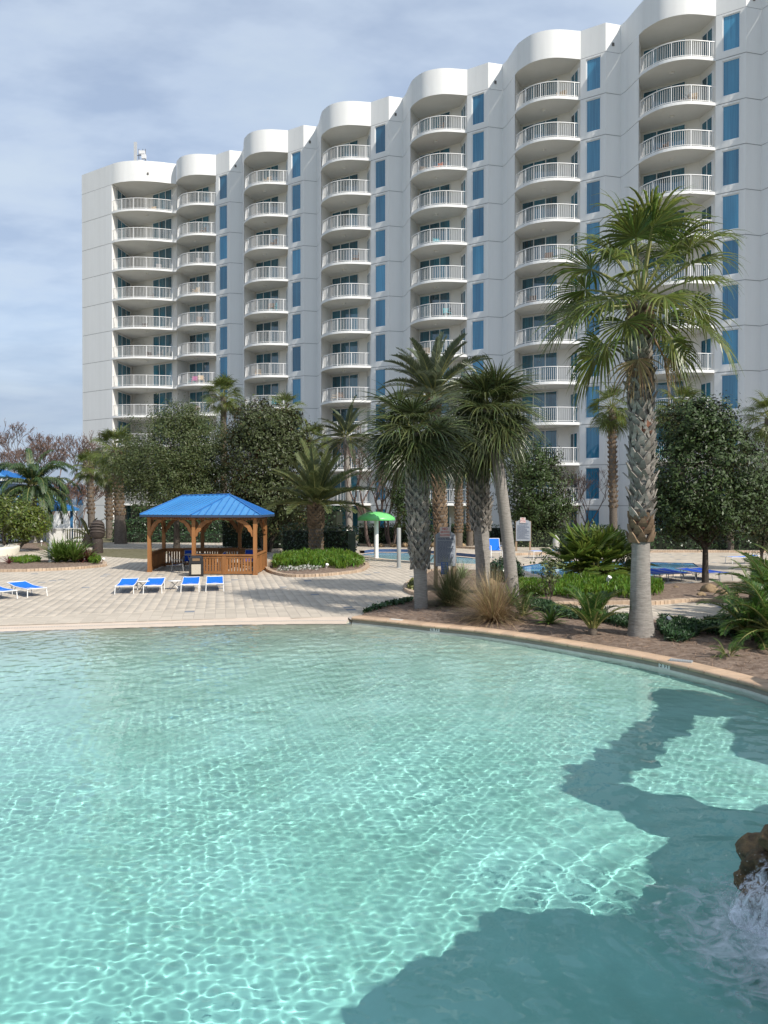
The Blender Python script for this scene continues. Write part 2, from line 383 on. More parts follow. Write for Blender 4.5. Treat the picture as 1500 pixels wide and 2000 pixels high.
# parapet: one smooth band per bay with the soffit under it, roof behind
def parapet(line, name, soff=None):
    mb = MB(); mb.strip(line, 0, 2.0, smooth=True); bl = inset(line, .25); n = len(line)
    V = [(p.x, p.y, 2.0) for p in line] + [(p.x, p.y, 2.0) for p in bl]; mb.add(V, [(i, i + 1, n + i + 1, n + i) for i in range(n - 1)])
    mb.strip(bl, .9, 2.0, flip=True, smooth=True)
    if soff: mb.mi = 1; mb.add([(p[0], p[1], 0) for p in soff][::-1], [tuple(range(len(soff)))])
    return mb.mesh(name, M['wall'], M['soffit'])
fas_soff = [(p.x, p.y) for p in FAS] + [(Rc.x, Rc.y), (Bc.x, Bc.y)]
pp = parapet(RET + FAS[1:], 'parapet_curve', fas_soff); pp0 = parapet(FAS, 'parapet_first_curve', fas_soff); pq = parapet([Ec, Wc], 'parapet_pier'); pr = parapet([Wc, Jn], 'parapet_return')
ms_vent = MB(); ms_vent.box((0, 0, 0), (.16, .1, .2)); ms_vent = ms_vent.mesh('overflow_scupper', mat('scupper_dark', (.12, .11, .1), .7))
for b in range(NB):
    put('parapet', pp if b else pp0, bld, (b * BAY, 0, zf(11))); put('parapet', pq, bld, (b * BAY, 0, zf(11))); put('parapet', pr, bld, (b * BAY, 0, zf(11)))
    put('roof_scupper', ms_vent, bld, (b * BAY + 2.2, .40, zf(11) + .55), (0, 0, R(47)))
put('roof_scupper', ms_vent, bld, (-6.6, -2.65, zf(11) + .75), (0, 0, R(40)))
csoff = [(p.x, p.y) for p in CF] + CB
put('parapet', parapet(END, 'parapet_end'), bld, (0, 0, zf(11))); put('parapet', parapet(CF, 'parapet_corner', csoff), bld, (0, 0, zf(11)))
pl = MB(); pl.strip([V2(-14.93, 14), V2(-14.93, -4.1)], 0, 2.0); put('parapet', pl.mesh('parapet_side', M['wall']), bld, (0, 0, zf(11)))
mb = MB(); mb.prism([(-14.9, -4.0), (-10.2, -4.0), (-8.8, -3.4), (-6.2, -1.4), (-5.2, 1.1), (NB * BAY, 1.1), (NB * BAY, 14), (-14.9, 14)], zf(11) + .7, zf(11) + .9)
mb.strip([V2(NB * BAY - 6.4, .9), V2(NB * BAY - 6.4, 14), V2(-14.93, 14)], -.3, zf(11) + 2); put('roof', mb.mesh('roof', M['roofmem']), bld)
# phone mast on the roof
mast = thing('antenna_mast', 'small grey phone antenna cluster on the far roof corner', 'antenna', P(272, 305, 77.5) + Vector((0, 0, -1.2)))
mz = mast.location.z
mg = mat('mast_grey', (.45, .46, .47), .5); md = mat('mast_dark', (.16, .16, .17), .6)
mb = MB(); mb.box((-.38, 0, 1.3), (.3, .12, 2.6)); put('panel_antenna', mb.mesh('panel_antenna', mg), mast)
mb = MB(); mb.box((.28, 0, 1.55), (.55, .3, .32)); mb.box((.46, .02, 1.15), (.42, .3, .4)); mb.box((.2, 0, .62), (.5, .3, .3)); put('radio_box', mb.mesh('radio_box', mat('radio_white', (.7, .7, .7), .5)), mast)
mb = MB()
for x in (-.1, .3, .55): mb.bar((x, .2, -.6), (x, .2, 2.0), .06, .06)
for z in (.3, .8, 1.35): mb.bar((-.3, .2, z), (.7, .2, z), .05, .05)
put('support_frame', mb.mesh('support_frame', md), mast)
# loose things on the balconies
mbl = MB()
for sx in (-1, 1):
    for sy in (-1, 1): mbl.bar((.25 * sx, .25 * sy, 0), (.25 * sx, .25 * sy, .42 if sy < 0 else .9), .035, .035)
mbl.box((0, 0, .42), (.54, .54, .03)); mbl.box((0, .26, .68), (.5, .03, .42)); mbl.box((-.27, 0, .62), (.04, .5, .03)); mbl.box((.27, 0, .62), (.04, .5, .03))
BCOL = {'brown': (.10, .055, .035), 'grey': (.16, .16, .17), 'orange': (.65, .16, .06), 'tan': (.45, .34, .22), 'magenta': (.35, .05, .2), 'teal': (.04, .28, .34)}
chm = {c: mbl.mesh('balcony_chair_' + c, mat('chair_' + c, v, .6)) for c, v in BCOL.items()}
q = bld.matrix_basis
Mb = Matrix.Translation((-16.26, 74.7, 0)) @ Matrix.Rotation(ANG, 4, 'Z')
NAMES = ['', 'second', 'third', 'fourth', 'fifth', 'sixth']
rr = random.Random(3); used = set(); FLN = ['lowest', 'second lowest', 'third lowest', 'fourth lowest', 'fifth lowest', 'middle', 'fifth highest', 'fourth highest', 'third highest', 'second highest', 'topmost']
for b, k, xo, c in [(1, 10, -2.0, 'grey'), (1, 8, -1.4, 'brown'), (2, 7, -3.2, 'grey'), (2, 2, -1.2, 'brown'), (2, 3, -3.6, 'tan'), (3, 9, -2.4, 'orange'), (3, 9, -3.6, 'tan'), (3, 5, -1.6, 'grey'), (3, 4, -3.5, 'tan'),
                    (4, 9, -3.9, 'grey'), (4, 6, -2.2, 'brown'), (5, 9, -1.3, 'tan'), (5, 8, -3.2, 'brown'), (1, 4, -3.4, 'tan'), (1, 6, -1.6, 'brown'), (0, 4, -2.4, 'magenta'), (0, 4, -3.3, 'teal'), (0, 7, -2.2, 'tan'), (0, 9, -1.5, 'brown'),
                    (0, 10, -7.4, 'tan'), (0, 7, -7.9, 'brown'), (0, 5, -8.2, 'brown'), (0, 5, -6.6, 'grey'), (0, 8, -6.8, 'grey'), (0, 6, -8.6, 'brown')] + [(b_, k_, rr.uniform(-3.8, -1.0), rr.choice(['brown', 'grey', 'tan', 'teal', 'brown', 'grey'])) for b_ in range(6) for k_ in range(1, 11) if rr.random() < .5]:
    x, y = xo + b * BAY, (-.35 if xo > -5 else -1.3); yy = y + rr.uniform(-.25, .25)
    w = Mb @ Vector((x, yy, zf(k) + .2))
    side = 'wide corner balcony' if xo < -5 else ('narrow balcony column beside the corner' if b == 0 else '%s balcony column from the left corner' % ['', 'second', 'third', 'fourth', 'fifth', 'sixth'][b])
    lab = '%s chair on the %s floor of the %s' % (c, FLN[k], side)
    if lab in used: continue
    used.add(lab)
    tag(put('balcony_chair', chm[c], None, w, (0, 0, ANG + rr.uniform(-1, 1))), lab, 'chair', 'chairs standing on the balconies')
# ---------------------------------------------------------------- ground, deck, pool
WL = -.06
def g2(px, py, z=0): p = G(px, py, z); return (p.x, p.y)
beach = [(-13.0, 14.6), (-10.5, 15.45)] + [g2(*p) for p in [(0, 1228), (200, 1222), (400, 1216), (600, 1213), (676, 1213)]]
wallpx = [(688, 1219.5), (760, 1227), (828, 1235), (940, 1247), (1052, 1264), (1153, 1282), (1230, 1296), (1304, 1312), (1427, 1344), (1500, 1366)]
wall_line = [Vector((*g2(px, py, WL), 0)) for px, py in wallpx] + [Vector((5.75, 8.4, 0)), Vector((6.2, 6.0, 0)), Vector((6.3, 3.0, 0))]
wall_line = spline(wall_line, 5)
pool_poly = beach + [(p.x, p.y) for p in wall_line] + [(6.3, -6), (-13, -6)]
bx = np.array([p[0] for p in beach] + [6.0]); by = np.array([p[1] for p in beach] + [17.3])
def ybeach(X): return np.interp(X, bx, by)

deckm = mat('concrete_paver', (.565, .495, .405), .85, (.445, .39, .32), scale=1.1, detail=7, island=.09, bump=.12, bscale=60, spec=.2)
groutm = mat('paver_joint', (.40, .35, .30), .95)
accent = mat('blue_grey_paver', (.24, .26, .29), .85, (.19, .21, .24), scale=5, spec=.2)
beachm = mat('beach_entry_concrete', (.64, .53, .43), .85, (.54, .45, .365), scale=2.2, detail=8, bump=.1, bscale=80, spec=.2)
mulchm = mat('pine_straw_mulch', (.115, .078, .058), .95, (.30, .23, .18), scale=9, detail=8, stretch=(1, 1, 1), bump=.8, bscale=45, spec=.1)
brickm = mat('bed_edge_brick', (.52, .40, .29), .8, (.40, .30, .22), scale=6, objvar=.16, bump=.2, bscale=40, spec=.2)
groundm = mat('dry_lawn', (.115, .11, .062), .95, (.19, .17, .11), scale=3, detail=8, bump=.5, bscale=30, spec=.1)

# the ground: one sheet to the horizon with the pool cut out
bm = bmesh.new(); S = 1200
outer = [bm.verts.new((x, y, -.03)) for x, y in ((-S, -S), (S, -S), (S, S), (-S, S))]
hole = [(x, y + .6) for x, y in beach] + [(p.x, p.y) for p in wall_line] + [(6.3, -6), (-13, -6)]
inner = [bm.verts.new((x, y, -.03)) for x, y in hole]
ed = [bm.edges.new((v[i], v[(i + 1) % len(v)])) for v in (outer, inner) for i in range(len(v))]
bmesh.ops.triangle_fill(bm, use_beauty=True, edges=ed)
bmesh.ops.recalc_face_normals(bm, faces=bm.faces)
for f in [f for f in bm.faces if inpoly(np.array([f.calc_center_median().x]), np.array([f.calc_center_median().y]), hole)[0]]: bm.faces.remove(f)
me = bpy.data.meshes.new('ground'); bm.to_mesh(me); bm.free(); me.materials.append(groundm)
for p in me.polygons:
    if p.normal.z < 0: p.flip()
tag(put('ground', me), 'dry sandy lawn under and around the resort', kind='structure')

# beds (planted islands) as outlines
bedA = [(p.x, p.y) for p in wall_line[:46]]           # along the pool
wl0 = wall_line[0]
def off(line, d): return inset(line, d)
coping_back = off(wall_line, .3)
islandN = [g2(*p) for p in [(1500, 1222), (1330, 1216), (1180, 1208), (1110, 1197), (1050, 1180), (1030, 1160), (1010, 1140), (970, 1118), (905, 1114), (838, 1117), (800, 1140), (792, 1152), (812, 1163), (790, 1176), (735, 1190), (704, 1203)]]
island = [(p.x, p.y) for p in coping_back] + [(14, 2.5), (14, 15.0)] + islandN
bedR = [g2(*p) for p in [(1008, 1183), (1120, 1182), (1210, 1180), (1275, 1181), (1340, 1176), (1430, 1178), (1560, 1188), (1560, 1140), (1420, 1139), (1300, 1143), (1200, 1139), (1100, 1141), (1030, 1140), (996, 1160)]]
bedP = [g2(*p) for p in [(527, 1117), (560, 1126), (610, 1126.5), (665, 1122), (700, 1117), (713, 1111), (716, 1104), (690, 1094), (640, 1086), (560, 1086), (530, 1098), (523, 1108)]]
bedL = [g2(*p) for p in [(-60, 1117), (0, 1117), (60, 1116), (130, 1113), (180, 1109), (203, 1106), (203, 1101), (190, 1096), (120, 1094), (60, 1098), (0, 1101), (-60, 1103)]]
bedL2 = [g2(*p) for p in [(30, 1070), (60, 1075), (100, 1074), (110, 1066), (90, 1059), (40, 1059)]]
splash = [g2(*p) for p in [(700, 1086), (712, 1083), (735, 1080), (800, 1080.5), (870, 1086), (935, 1092), (950, 1098), (935, 1103), (840, 1100), (760, 1093)]]
swim = [g2(*p) for p in [(1010, 1109), (1050, 1102), (1110, 1096.5), (1230, 1098), (1355, 1101), (1366, 1110), (1335, 1121), (1240, 1128), (1180, 1129.5), (1100, 1130), (1040, 1122)]]
lawn = [g2(*p) for p in [(205, 1087), (285, 1092), (330, 1080), (300, 1074), (210, 1073), (130, 1077)]]
beds = [island, bedR, bedP, bedL, bedL2, splash, swim, lawn]

# deck of square pavers laid in long rows
deck_poly = [(-16, 14), *beach, (wl0.x - .1, wl0.y + .25), *islandN[::-1][0:16], (14, 15), (26, 15), (30, 46), (12, 53), (-14, 50), (-22, 44), (-22, 14)]
u = Vector((.978, .2085, 0)); v = Vector((-.2085, .978, 0)); PV = .243
mb = MB(); mb.prism([(-24, 13.2), (30, 13.2), (34, 54), (-6, 56), (-26, 50)], -.028, -.012, bottom=False)
# (a thin slab under the pavers, cut by the pool the same way as the ground)
bm = bmesh.new(); o4 = [bm.verts.new((x, y, -.012)) for x, y in ((-26, 12.8), (34, 12.8), (34, 54), (12, 56), (-14, 54), (-26, 50))]
# only the beach and wall part of the pool lies in this sheet: split polygon along it
bm.free()
dk = [(-26, 12.8), (-13.4, 15.0)] + [(x, y + .63) for x, y in beach] + [(p.x, p.y) for p in off(wall_line, .05)[:50]] + [(16, 8.0), (34, 12.8), (34, 54), (12, 56), (-14, 54), (-26, 50)]
bm = bmesh.new(); dv = [bm.verts.new((x, y, -.0045)) for x, y in dk]; de = [bm.edges.new((dv[i], dv[(i + 1) % len(dv)])) for i in range(len(dv))]
bmesh.ops.triangle_fill(bm, use_beauty=True, edges=de)
me = bpy.data.meshes.new('pool_deck'); bm.to_mesh(me); bm.free(); me.materials.append(groutm)
for p in me.polygons:
    if p.normal.z < 0: p.flip()
deck = tag(put('pool_deck', me), 'pale paver deck round the pools', kind='structure')
ii, jj = np.meshgrid(np.arange(-130, 150), np.arange(50, 230))
cx_ = (ii * PV * u.x + jj * PV * v.x).ravel(); cy_ = (ii * PV * u.y + jj * PV * v.y).ravel(); ij = np.stack([ii.ravel(), jj.ravel()], 1)
ok = (cy_ > ybeach(cx_) + .62) & (cy_ < 54 - .12 * np.abs(cx_)) & (np.abs(cx_) < cy_ * .60 + 2)
for b in beds: ok &= ~inpoly(cx_, cy_, b)
ok &= ~inpoly(cx_, cy_, pool_poly)
cx_, cy_, ij = cx_[ok], cy_[ok], ij[ok]
h_ = .5 * PV - .005; hv_ = .5 * PV - .0022
def paver_box(z=.0):
    mb = MB(); t = .004
    V = [(a * h_, b * hv_, -.005) for a, b in ((-1, -1), (1, -1), (1, 1), (-1, 1))] + [(a * (h_ - t), b * (hv_ - t * .5), z) for a, b in ((-1, -1), (1, -1), (1, 1), (-1, 1))]
    mb.add(V, [(4, 5, 6, 7), (0, 1, 5, 4), (1, 2, 6, 5), (2, 3, 7, 6), (3, 0, 4, 7)]); return mb
order = np.argsort(np.hypot(cx_, cy_)); RZ = math.atan2(u.y, u.x)
acc = np.random.default_rng(77).random(len(cx_)) < .010
deckm_o = mat('concrete_paver_single', (.565, .495, .405), .85, (.445, .39, .32), scale=1.1, detail=7, objvar=.09, bump=.12, bscale=60, spec=.2)
mp1 = paver_box().mesh('paver', deckm_o); mp2 = paver_box().mesh('paver_blue', accent)
near = order[:290]
for t in near: put('paver', mp2 if acc[t] else mp1, deck, (cx_[t], cy_[t], .0), (0, 0, RZ))
rest = order[290:]; pb = np.array(paver_box().v); c_, s_ = math.cos(RZ), math.sin(RZ)
for sel, m_ in ((rest[~acc[rest]], deckm), (rest[acc[rest]], accent)):
    rot = np.stack([pb[:, 0] * c_ - pb[:, 1] * s_, pb[:, 0] * s_ + pb[:, 1] * c_, pb[:, 2]], 1)
    V = rot[None] + np.stack([cx_[sel], cy_[sel], rng.normal(0, .0012, len(sel))], 1)[:, None]
    F = np.array([(4, 5, 6, 7), (0, 1, 5, 4), (1, 2, 6, 5), (2, 3, 7, 6), (3, 0, 4, 7)])[None] + (np.arange(len(sel)) * 8)[:, None, None]
    put('paver', npmesh('pavers_far', V, F.reshape(-1, 4), m_), deck, kind='stuff')

# sloping pool floor, from the beach entry down
plaster = mat('water_tinted_plaster', (.40, .70, .62), .7, (.52, .82, .74), scale=.5, detail=5)
def depth_tint_nodes(m):
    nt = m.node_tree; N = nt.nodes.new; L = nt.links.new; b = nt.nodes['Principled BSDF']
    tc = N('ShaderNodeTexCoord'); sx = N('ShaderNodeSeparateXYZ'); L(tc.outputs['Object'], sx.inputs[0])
    r = ramp(nt, [(0, (.30, .81, .74)), (.35, (.42, .85, .77)), (.62, (.57, .87, .77)), (.82, (.70, .87, .73)), (.95, (.74, .74, .60)), (1, (.62, .52, .42))])  # water absorption painted into the floor: more aqua with depth, sandy at the edge
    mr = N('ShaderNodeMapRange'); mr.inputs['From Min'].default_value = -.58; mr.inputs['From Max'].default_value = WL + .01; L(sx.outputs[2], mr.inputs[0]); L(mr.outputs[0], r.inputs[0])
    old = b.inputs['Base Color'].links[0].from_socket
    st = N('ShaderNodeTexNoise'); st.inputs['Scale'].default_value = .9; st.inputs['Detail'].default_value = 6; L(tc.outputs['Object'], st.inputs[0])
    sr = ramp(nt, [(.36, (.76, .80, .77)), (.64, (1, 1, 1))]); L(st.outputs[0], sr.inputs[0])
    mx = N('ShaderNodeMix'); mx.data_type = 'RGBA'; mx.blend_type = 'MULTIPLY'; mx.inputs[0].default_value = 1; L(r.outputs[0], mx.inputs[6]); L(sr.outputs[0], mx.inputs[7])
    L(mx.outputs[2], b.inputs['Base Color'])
depth_tint_nodes(plaster)
gx = np.linspace(-13, 6.6, 80); gy = np.linspace(-6, 18.2, 120); X, Y = np.meshgrid(gx, gy)
d = ybeach(X) - Y
Z = np.where(d > 0, np.maximum(WL - .026 * d - .026 * np.minimum(d, 4), -.62), np.minimum(WL - .024 - .108 * d, -.014))
idx = np.arange(X.size).reshape(X.shape); F = np.stack([idx[:-1, :-1], idx[:-1, 1:], idx[1:, 1:], idx[1:, :-1]], -1).reshape(-1, 4)
V = np.stack([X, Y, Z], -1).reshape(-1, 3); ctr = V[F].mean(1)
keep = (ctr[:, 1] < ybeach(ctr[:, 0]) + .72) & (ctr[:, 1] < np.interp(ctr[:, 0], [p.x for p in wall_line[:46]], [p.y for p in wall_line[:46]], left=99) + .35)
pf = tag(put('pool_floor', npmesh('pool_floor', V, F[keep], plaster, True)), 'sloping pool floor with the aqua water tint painted in', kind='structure'); pf.cycles.is_caustics_receiver = True
# band of smooth concrete at the water's edge, with the dotted trench drain
bl = [Vector((x, y, 0)) for x, y in beach]; bl = spline(bl, 5)
mb = MB(); a1 = inset(bl, -.12); a2 = inset(bl, .66); BZ = lambda s: WL - .012 + .0725 * (s + .12) / .78; n = len(bl)
mb.add([(p.x, p.y, BZ(-.12)) for p in a1] + [(p.x, p.y, BZ(.66)) for p in a2], [(i, i + 1, n + i + 1, n + i) for i in range(n - 1)])
tag(put('beach_entry', mb.mesh('beach_entry', beachm)), 'tan concrete band where the deck slopes into the water', kind='structure')
mb = MB(); t1 = inset(bl, .235); t2 = inset(bl, .33); L = 0
gm = mat('drain_slots', (.40, .355, .30), .9)
dr = thing('trench_drain', 'dotted trench drain along the shallow edge of the pool', 'drain', (0, 0, 0))
mb.add([(p.x, p.y, BZ(.235) + .002) for p in t1] + [(p.x, p.y, BZ(.33) + .002) for p in t2], [(i, i + 1, n + i + 1, n + i) for i in range(n - 1)])
put('drain_cover', mb.mesh('drain_cover', mat('drain_cover', (.55, .48, .41), .7)), dr)
mb = MB(); c1 = inset(bl, .285)
for p, q in zip(c1, c1[1:]):
    m_ = max(1, int((q - p).length / .05))
    for k in range(m_): r_ = p.lerp(q, k / m_); mb.box((r_.x, r_.y, BZ(.285) + .002), (.022, .06, .006), rz=math.atan2(q.y - p.y, q.x - p.x))
put('drain_slot', mb.mesh('drain_slot', gm), dr, kind='stuff')

# water: real waves, so light is bent on to the floor
K = []
wr = np.random.default_rng(11)
for i in range(130):
    lam = .052 * 2 ** (wr.random() * 3.3); th = wr.normal(1.1, 1.1); k = 2 * math.pi / lam
    K.append((k * math.cos(th), k * math.sin(th), wr.random() * 6.28, (.0030 if lam < .12 else .0017 if lam < .28 else .0013) * lam ** 1.42))
def wave(X, Y):
    Z = np.zeros_like(X)
    for kx, ky, p, a in K: Z += a * np.sin(kx * X + ky * Y + p)
    r = np.hypot(X - 2.75, Y - 4.7); am = np.exp(-r / 1.6)
    Z += .009 * am * np.sin(r * 21 + 1.4 * np.sin(3 * np.arctan2(Y - 4.7, X - 2.75))) + .006 * am * np.sin(9 * X + 13 * Y + 5 * np.sin(4 * X))
    edge = np.clip((ybeach(X) - Y) / .8, .35, 1) * np.interp(Y, [3, 8, 17], [.66, 1.05, 2.1]) * (.62 + .38 * (1 + np.sin(.9 * X + 1.3 * Y + 1.1 * np.sin(.7 * X - .8 * Y)) * np.sin(1.7 * X - .6 * Y + 2)))
    return Z * edge
ny = 640; t = np.linspace(0, 1, ny); gy = 2.6 * (17.6 / 2.6) ** t; gx = np.linspace(-.66, .60, 840)
X, Y = np.meshgrid(gx, gy); X = X * (Y + 2.6)
Z = WL + wave(X, Y)
idx = np.arange(X.size).reshape(X.shape); F = np.stack([idx[:-1, :-1], idx[:-1, 1:], idx[1:, 1:], idx[1:, :-1]], -1).reshape(-1, 4)
V = np.stack([X, Y, Z], -1).reshape(-1, 3); cc = V[F].mean(1)
keep = inpoly(cc[:, 0], cc[:, 1] - .0, pool_poly)
F = F[keep]; un, inv = np.unique(F, return_inverse=True)
watm = bpy.data.materials.new('pool_water'); watm.use_nodes = True; nt = watm.node_tree; nt.nodes.clear()
o_ = nt.nodes.new('ShaderNodeOutputMaterial'); gl = nt.nodes.new('ShaderNodeBsdfGlass'); gl.inputs['IOR'].default_value = 1.333; gl.inputs['Roughness'].default_value = 0; gl.inputs['Color'].default_value = (.975, 1, .992, 1); nt.links.new(gl.outputs[0], o_.inputs[0])
wat = tag(put('water', npmesh('water', V[un], inv.reshape(-1, 4), watm, True)), 'rippled clear turquoise pool water', kind='structure'); wat.cycles.is_caustics_caster = True
# plain water beyond the detailed part (outside the picture)
# raised pool wall with coping stones
facem = mat('pool_wall_plaster', (.34, .30, .24), .75, (.26, .235, .19), scale=3, detail=7, stretch=(1, 1, 4), bump=.15, bscale=30, spec=.3)
bandm = mat('waterline_tile', (.66, .66, .58), .5, (.55, .56, .50), scale=6)
pw = thing('pool_wall', 'low curved pool wall with rounded tan coping along the planted island', 'wall')
mb = MB(); mb.strip(wall_line, -.02, .075, smooth=True); mb.strip(inset(wall_line, .30), -.3, .06, flip=True, smooth=True)
put('wall_face', mb.mesh('wall_face', facem), pw)
mb = MB(); wb = inset(wall_line, -.012); mb.strip(wb, -1.35, -.022, smooth=True)
n = len(wb); mb.add([(p.x, p.y, -.022) for p in wb] + [(p.x, p.y, -.018) for p in inset(wall_line, .002)], [(i, i + 1, n + i + 1, n + i) for i in range(n - 1)])
put('waterline_band', mb.mesh('waterline_band', bandm), pw)
copm = mat('tan_coping', (.60, .42, .28), .7, (.46, .33, .23), scale=5, detail=8, objvar=.12, bump=.15, bscale=40, spec=.3)
prof = [(-.03, .05), (-.045, .075), (-.035, .10), (-.005, .112), (.10, .114), (.30, .112), (.305, .05)]
cum = [0]
for p, q in zip(wall_line, wall_line[1:]): cum.append(cum[-1] + (q - p).length)
def along(s):
    s = max(0, min(cum[-1] - 1e-6, s)); i = int(np.searchsorted(cum, s, side='right') - 1); i = min(i, len(wall_line) - 2); t = (s - cum[i]) / (cum[i + 1] - cum[i])
    p = wall_line[i].lerp(wall_line[i + 1], t); d = (wall_line[i + 1] - wall_line[i]).normalized(); return p, d, Vector((-d.y, d.x, 0))
SL = .305; ns = int(cum[-1] / SL)
for i in range(ns):
    mb = MB(); s0, s1 = i * SL + .006, (i + 1) * SL - .006; secs = []
    for s in (s0, (s0 + s1) / 2, s1):
        p, d, nn = along(s); secs.append([(p + nn * a + Vector((0, 0, z))) for a, z in prof])
    np_ = len(prof); V = [q for sct in secs for q in sct]
    F = [(j * np_ + k, (j + 1) * np_ + k, (j + 1) * np_ + k + 1, j * np_ + k + 1) for j in range(2) for k in range(np_ - 1)]
    mb.add(V, F, True); mb.add(secs[0], [tuple(range(np_))]); mb.add(secs[2][::-1], [tuple(range(np_))])
    put('coping_stone', mb.mesh('coping_stone', copm), pw)
# end of the wall by the beach entry
mb = MB(); p, d, nn = along(0); e = [p + nn * a for a in (-.02, .30)]
mb.strip([p + nn * .30 - d * .012, p - nn * .02 - d * .012], -.08, .06); put('wall_end', mb.mesh('wall_end', facem), pw)
# depth markers set into the wall
whitet = mat('marker_tile_white', (.72, .72, .68), .35); blackt = mat('marker_black', (.02, .02, .02), .5)
def text_mesh(body, size, name, m, align='CENTER'):
    cu = bpy.data.curves.new(name, 'FONT'); cu.body = body; cu.size = size; cu.align_x = align; cu.align_y = 'CENTER'; cu.extrude = .001; cu.offset = size * .014
    cu.materials.append(m); to = bpy.data.objects.new(name, cu); COL.objects.link(to); dg = bpy.context.evaluated_depsgraph_get(); dg.update(); me = bpy.data.meshes.new_from_object(to.evaluated_get(dg)); bpy.data.objects.remove(to); me.name = name; return me
def marker(px, txt, label):
    s = min(range(400), key=lambda i: abs((lambda q: 750 + FPX * q.x / q.y)(along(cum[-1] * .75 * i / 400)[0]) - px)) * cum[-1] * .75 / 400
    p, d, nn = along(s); a = math.atan2(d.y, d.x)
    t = thing('depth_marker', label, 'depth marker', p - nn * .004 + Vector((0, 0, .018)), a)
    mb = MB(); mb.box((-.062, 0, 0), (.088, .006, .094)); mb.box((.05, 0, 0), (.13, .006, .094)); put('marker_tile', mb.mesh('marker_tile', whitet), t)
    o = bpy.data.objects.new('numeral', text_mesh(txt, .082, 'numeral', blackt)); link(o, t); o.location = (-.058, -.005, 0); o.rotation_euler = (R(90), 0, 0)
    o = bpy.data.objects.new('unit_letters', text_mesh('FT', .082, 'unit_letters', blackt)); link(o, t); o.location = (.052, -.005, 0); o.rotation_euler = (R(90), 0, 0)
marker(850, '\u00bd', 'white tile depth marker reading half FT on the pool wall'); marker(1297, '2', 'white tile depth marker reading 2 FT on the pool wall')
mb = MB(); mb.box((0, 0, 0), (.30, .10, .006)); p, d, nn = along(1.05); tag(put('faded_warning_tile', mb.mesh('coping_tile', whitet), None, p + nn * .15 + Vector((0, 0, .117)), (0, 0, math.atan2(d.y, d.x))), 'faded white tile lying flat on the coping near its corner', 'tile')
mb = MB(); mb.box((0, 0, -.03), (.34, .12, .06)); 
for i in range(9): mb.box((-.15 + i * .037, 0, .002), (.022, .1, .006))
p = G(1330, 1291, .12); tag(put('floor_grate', mb.mesh('floor_grate', mat('grate_grey', (.40, .42, .43), .5, metal=.3)), None, (p.x, p.y, .135), (0, 0, R(-33))), 'small grey drain grate lying between coping and mulch', 'grate')

# mulch beds
def bed(name, poly, h, label, m, kind='structure', n=70, keepout=None):
    P_ = np.array(poly); x0, y0 = P_.min(0); x1, y1 = P_.max(0)
    gx = np.linspace(x0 - .02, x1 + .02, n); gy = np.linspace(y0 - .02, y1 + .02, n); X, Y = np.meshgrid(gx, gy)
    ins = inpoly(X, Y, poly)
    dm = np.full(X.shape, 9.0)
    for i in range(len(poly)):
        a, b = P_[i], P_[(i + 1) % len(poly)]; ab = b - a; L2 = max(1e-9, ab @ ab)
        t = np.clip(((X - a[0]) * ab[0] + (Y - a[1]) * ab[1]) / L2, 0, 1); dm = np.minimum(dm, np.hypot(X - a[0] - t * ab[0], Y - a[1] - t * ab[1]))
    Z = np.where(ins, h * (1 - np.exp(-dm * 2.2)) + .035, -.02)
    nz = np.array([mnoise.noise((x * 2.1, y * 2.1, 3)) * .6 + mnoise.noise((x * 7, y * 7, 1)) * .25 for x, y in zip(X.ravel(), Y.ravel())]).reshape(X.shape)
    Z += np.where(ins, nz * .045 * np.minimum(1, dm * 3), 0)
    idx = np.arange(X.size).reshape(X.shape); F = np.stack([idx[:-1, :-1], idx[:-1, 1:], idx[1:, 1:], idx[1:, :-1]], -1).reshape(-1, 4)
    V = np.stack([X, Y, Z], -1).reshape(-1, 3); k = ins.ravel()[F].any(1)
    o = put(name, npmesh(name, V, F[k], m, True)); tag(o, label, kind=kind)
    def zat(x, y):
        i = int(np.clip((x - gx[0]) / (gx[1] - gx[0]), 0, n - 1)); j = int(np.clip((y - gy[0]) / (gy[1] - gy[0]), 0, n - 1)); return max(0.0, Z[j, i])
    return zat
zI = bed('mulch_bed', island, .09, 'pine straw mulch on the island beside the pool', mulchm, n=150)
zR = bed('mulch_bed', bedR, .10, 'mulch under the magnolia behind the curved path', mulchm)
zP = bed('mulch_bed', bedP, .12, 'mulch round the date palm beside the gazebo', mulchm)
zL = bed('mulch_bed', bedL, .10, 'mulch bed behind the left sun loungers', mulchm)
zL2 = bed('mulch_bed', bedL2, .06, 'small mulch bed by the white fence', mulchm)
bed('lawn', lawn, .02, 'shaded patch of lawn left of the gazebo', groundm)
def edging(line, label, h=.10):
    t = thing('brick_edging', label, 'edging')
    line = spline([Vector((*p, 0)) for p in line], 8); c = [0]
    for p, q in zip(line, line[1:]): c.append(c[-1] + (q - p).length)
    w = .135; mbk = MB(); mbk.box((0, 0, h / 2 - .02), (w - .010, .17, h + .04)); bk = mbk.mesh('edging_brick', brickm)
    for i in range(int(c[-1] / w)):
        s = (i + .5) * w; j = min(len(line) - 2, int(np.searchsorted(c, s, side='right') - 1)); tt = (s - c[j]) / (c[j + 1] - c[j]); p = line[j].lerp(line[j + 1], tt); d = line[j + 1] - line[j]
        put('brick', bk, t, (p.x, p.y, rr.uniform(-.004, .004)), (0, 0, math.atan2(d.y, d.x) + rr.uniform(-.03, .03)))
edging(bedR[:7], 'pale brick edging of the bed with bright green ground cover')
edging(bedP[10:] + bedP[:8], 'pale brick edging curving round the date palm bed')
edging(bedL[:7], 'pale brick edging of the bed behind the left loungers')
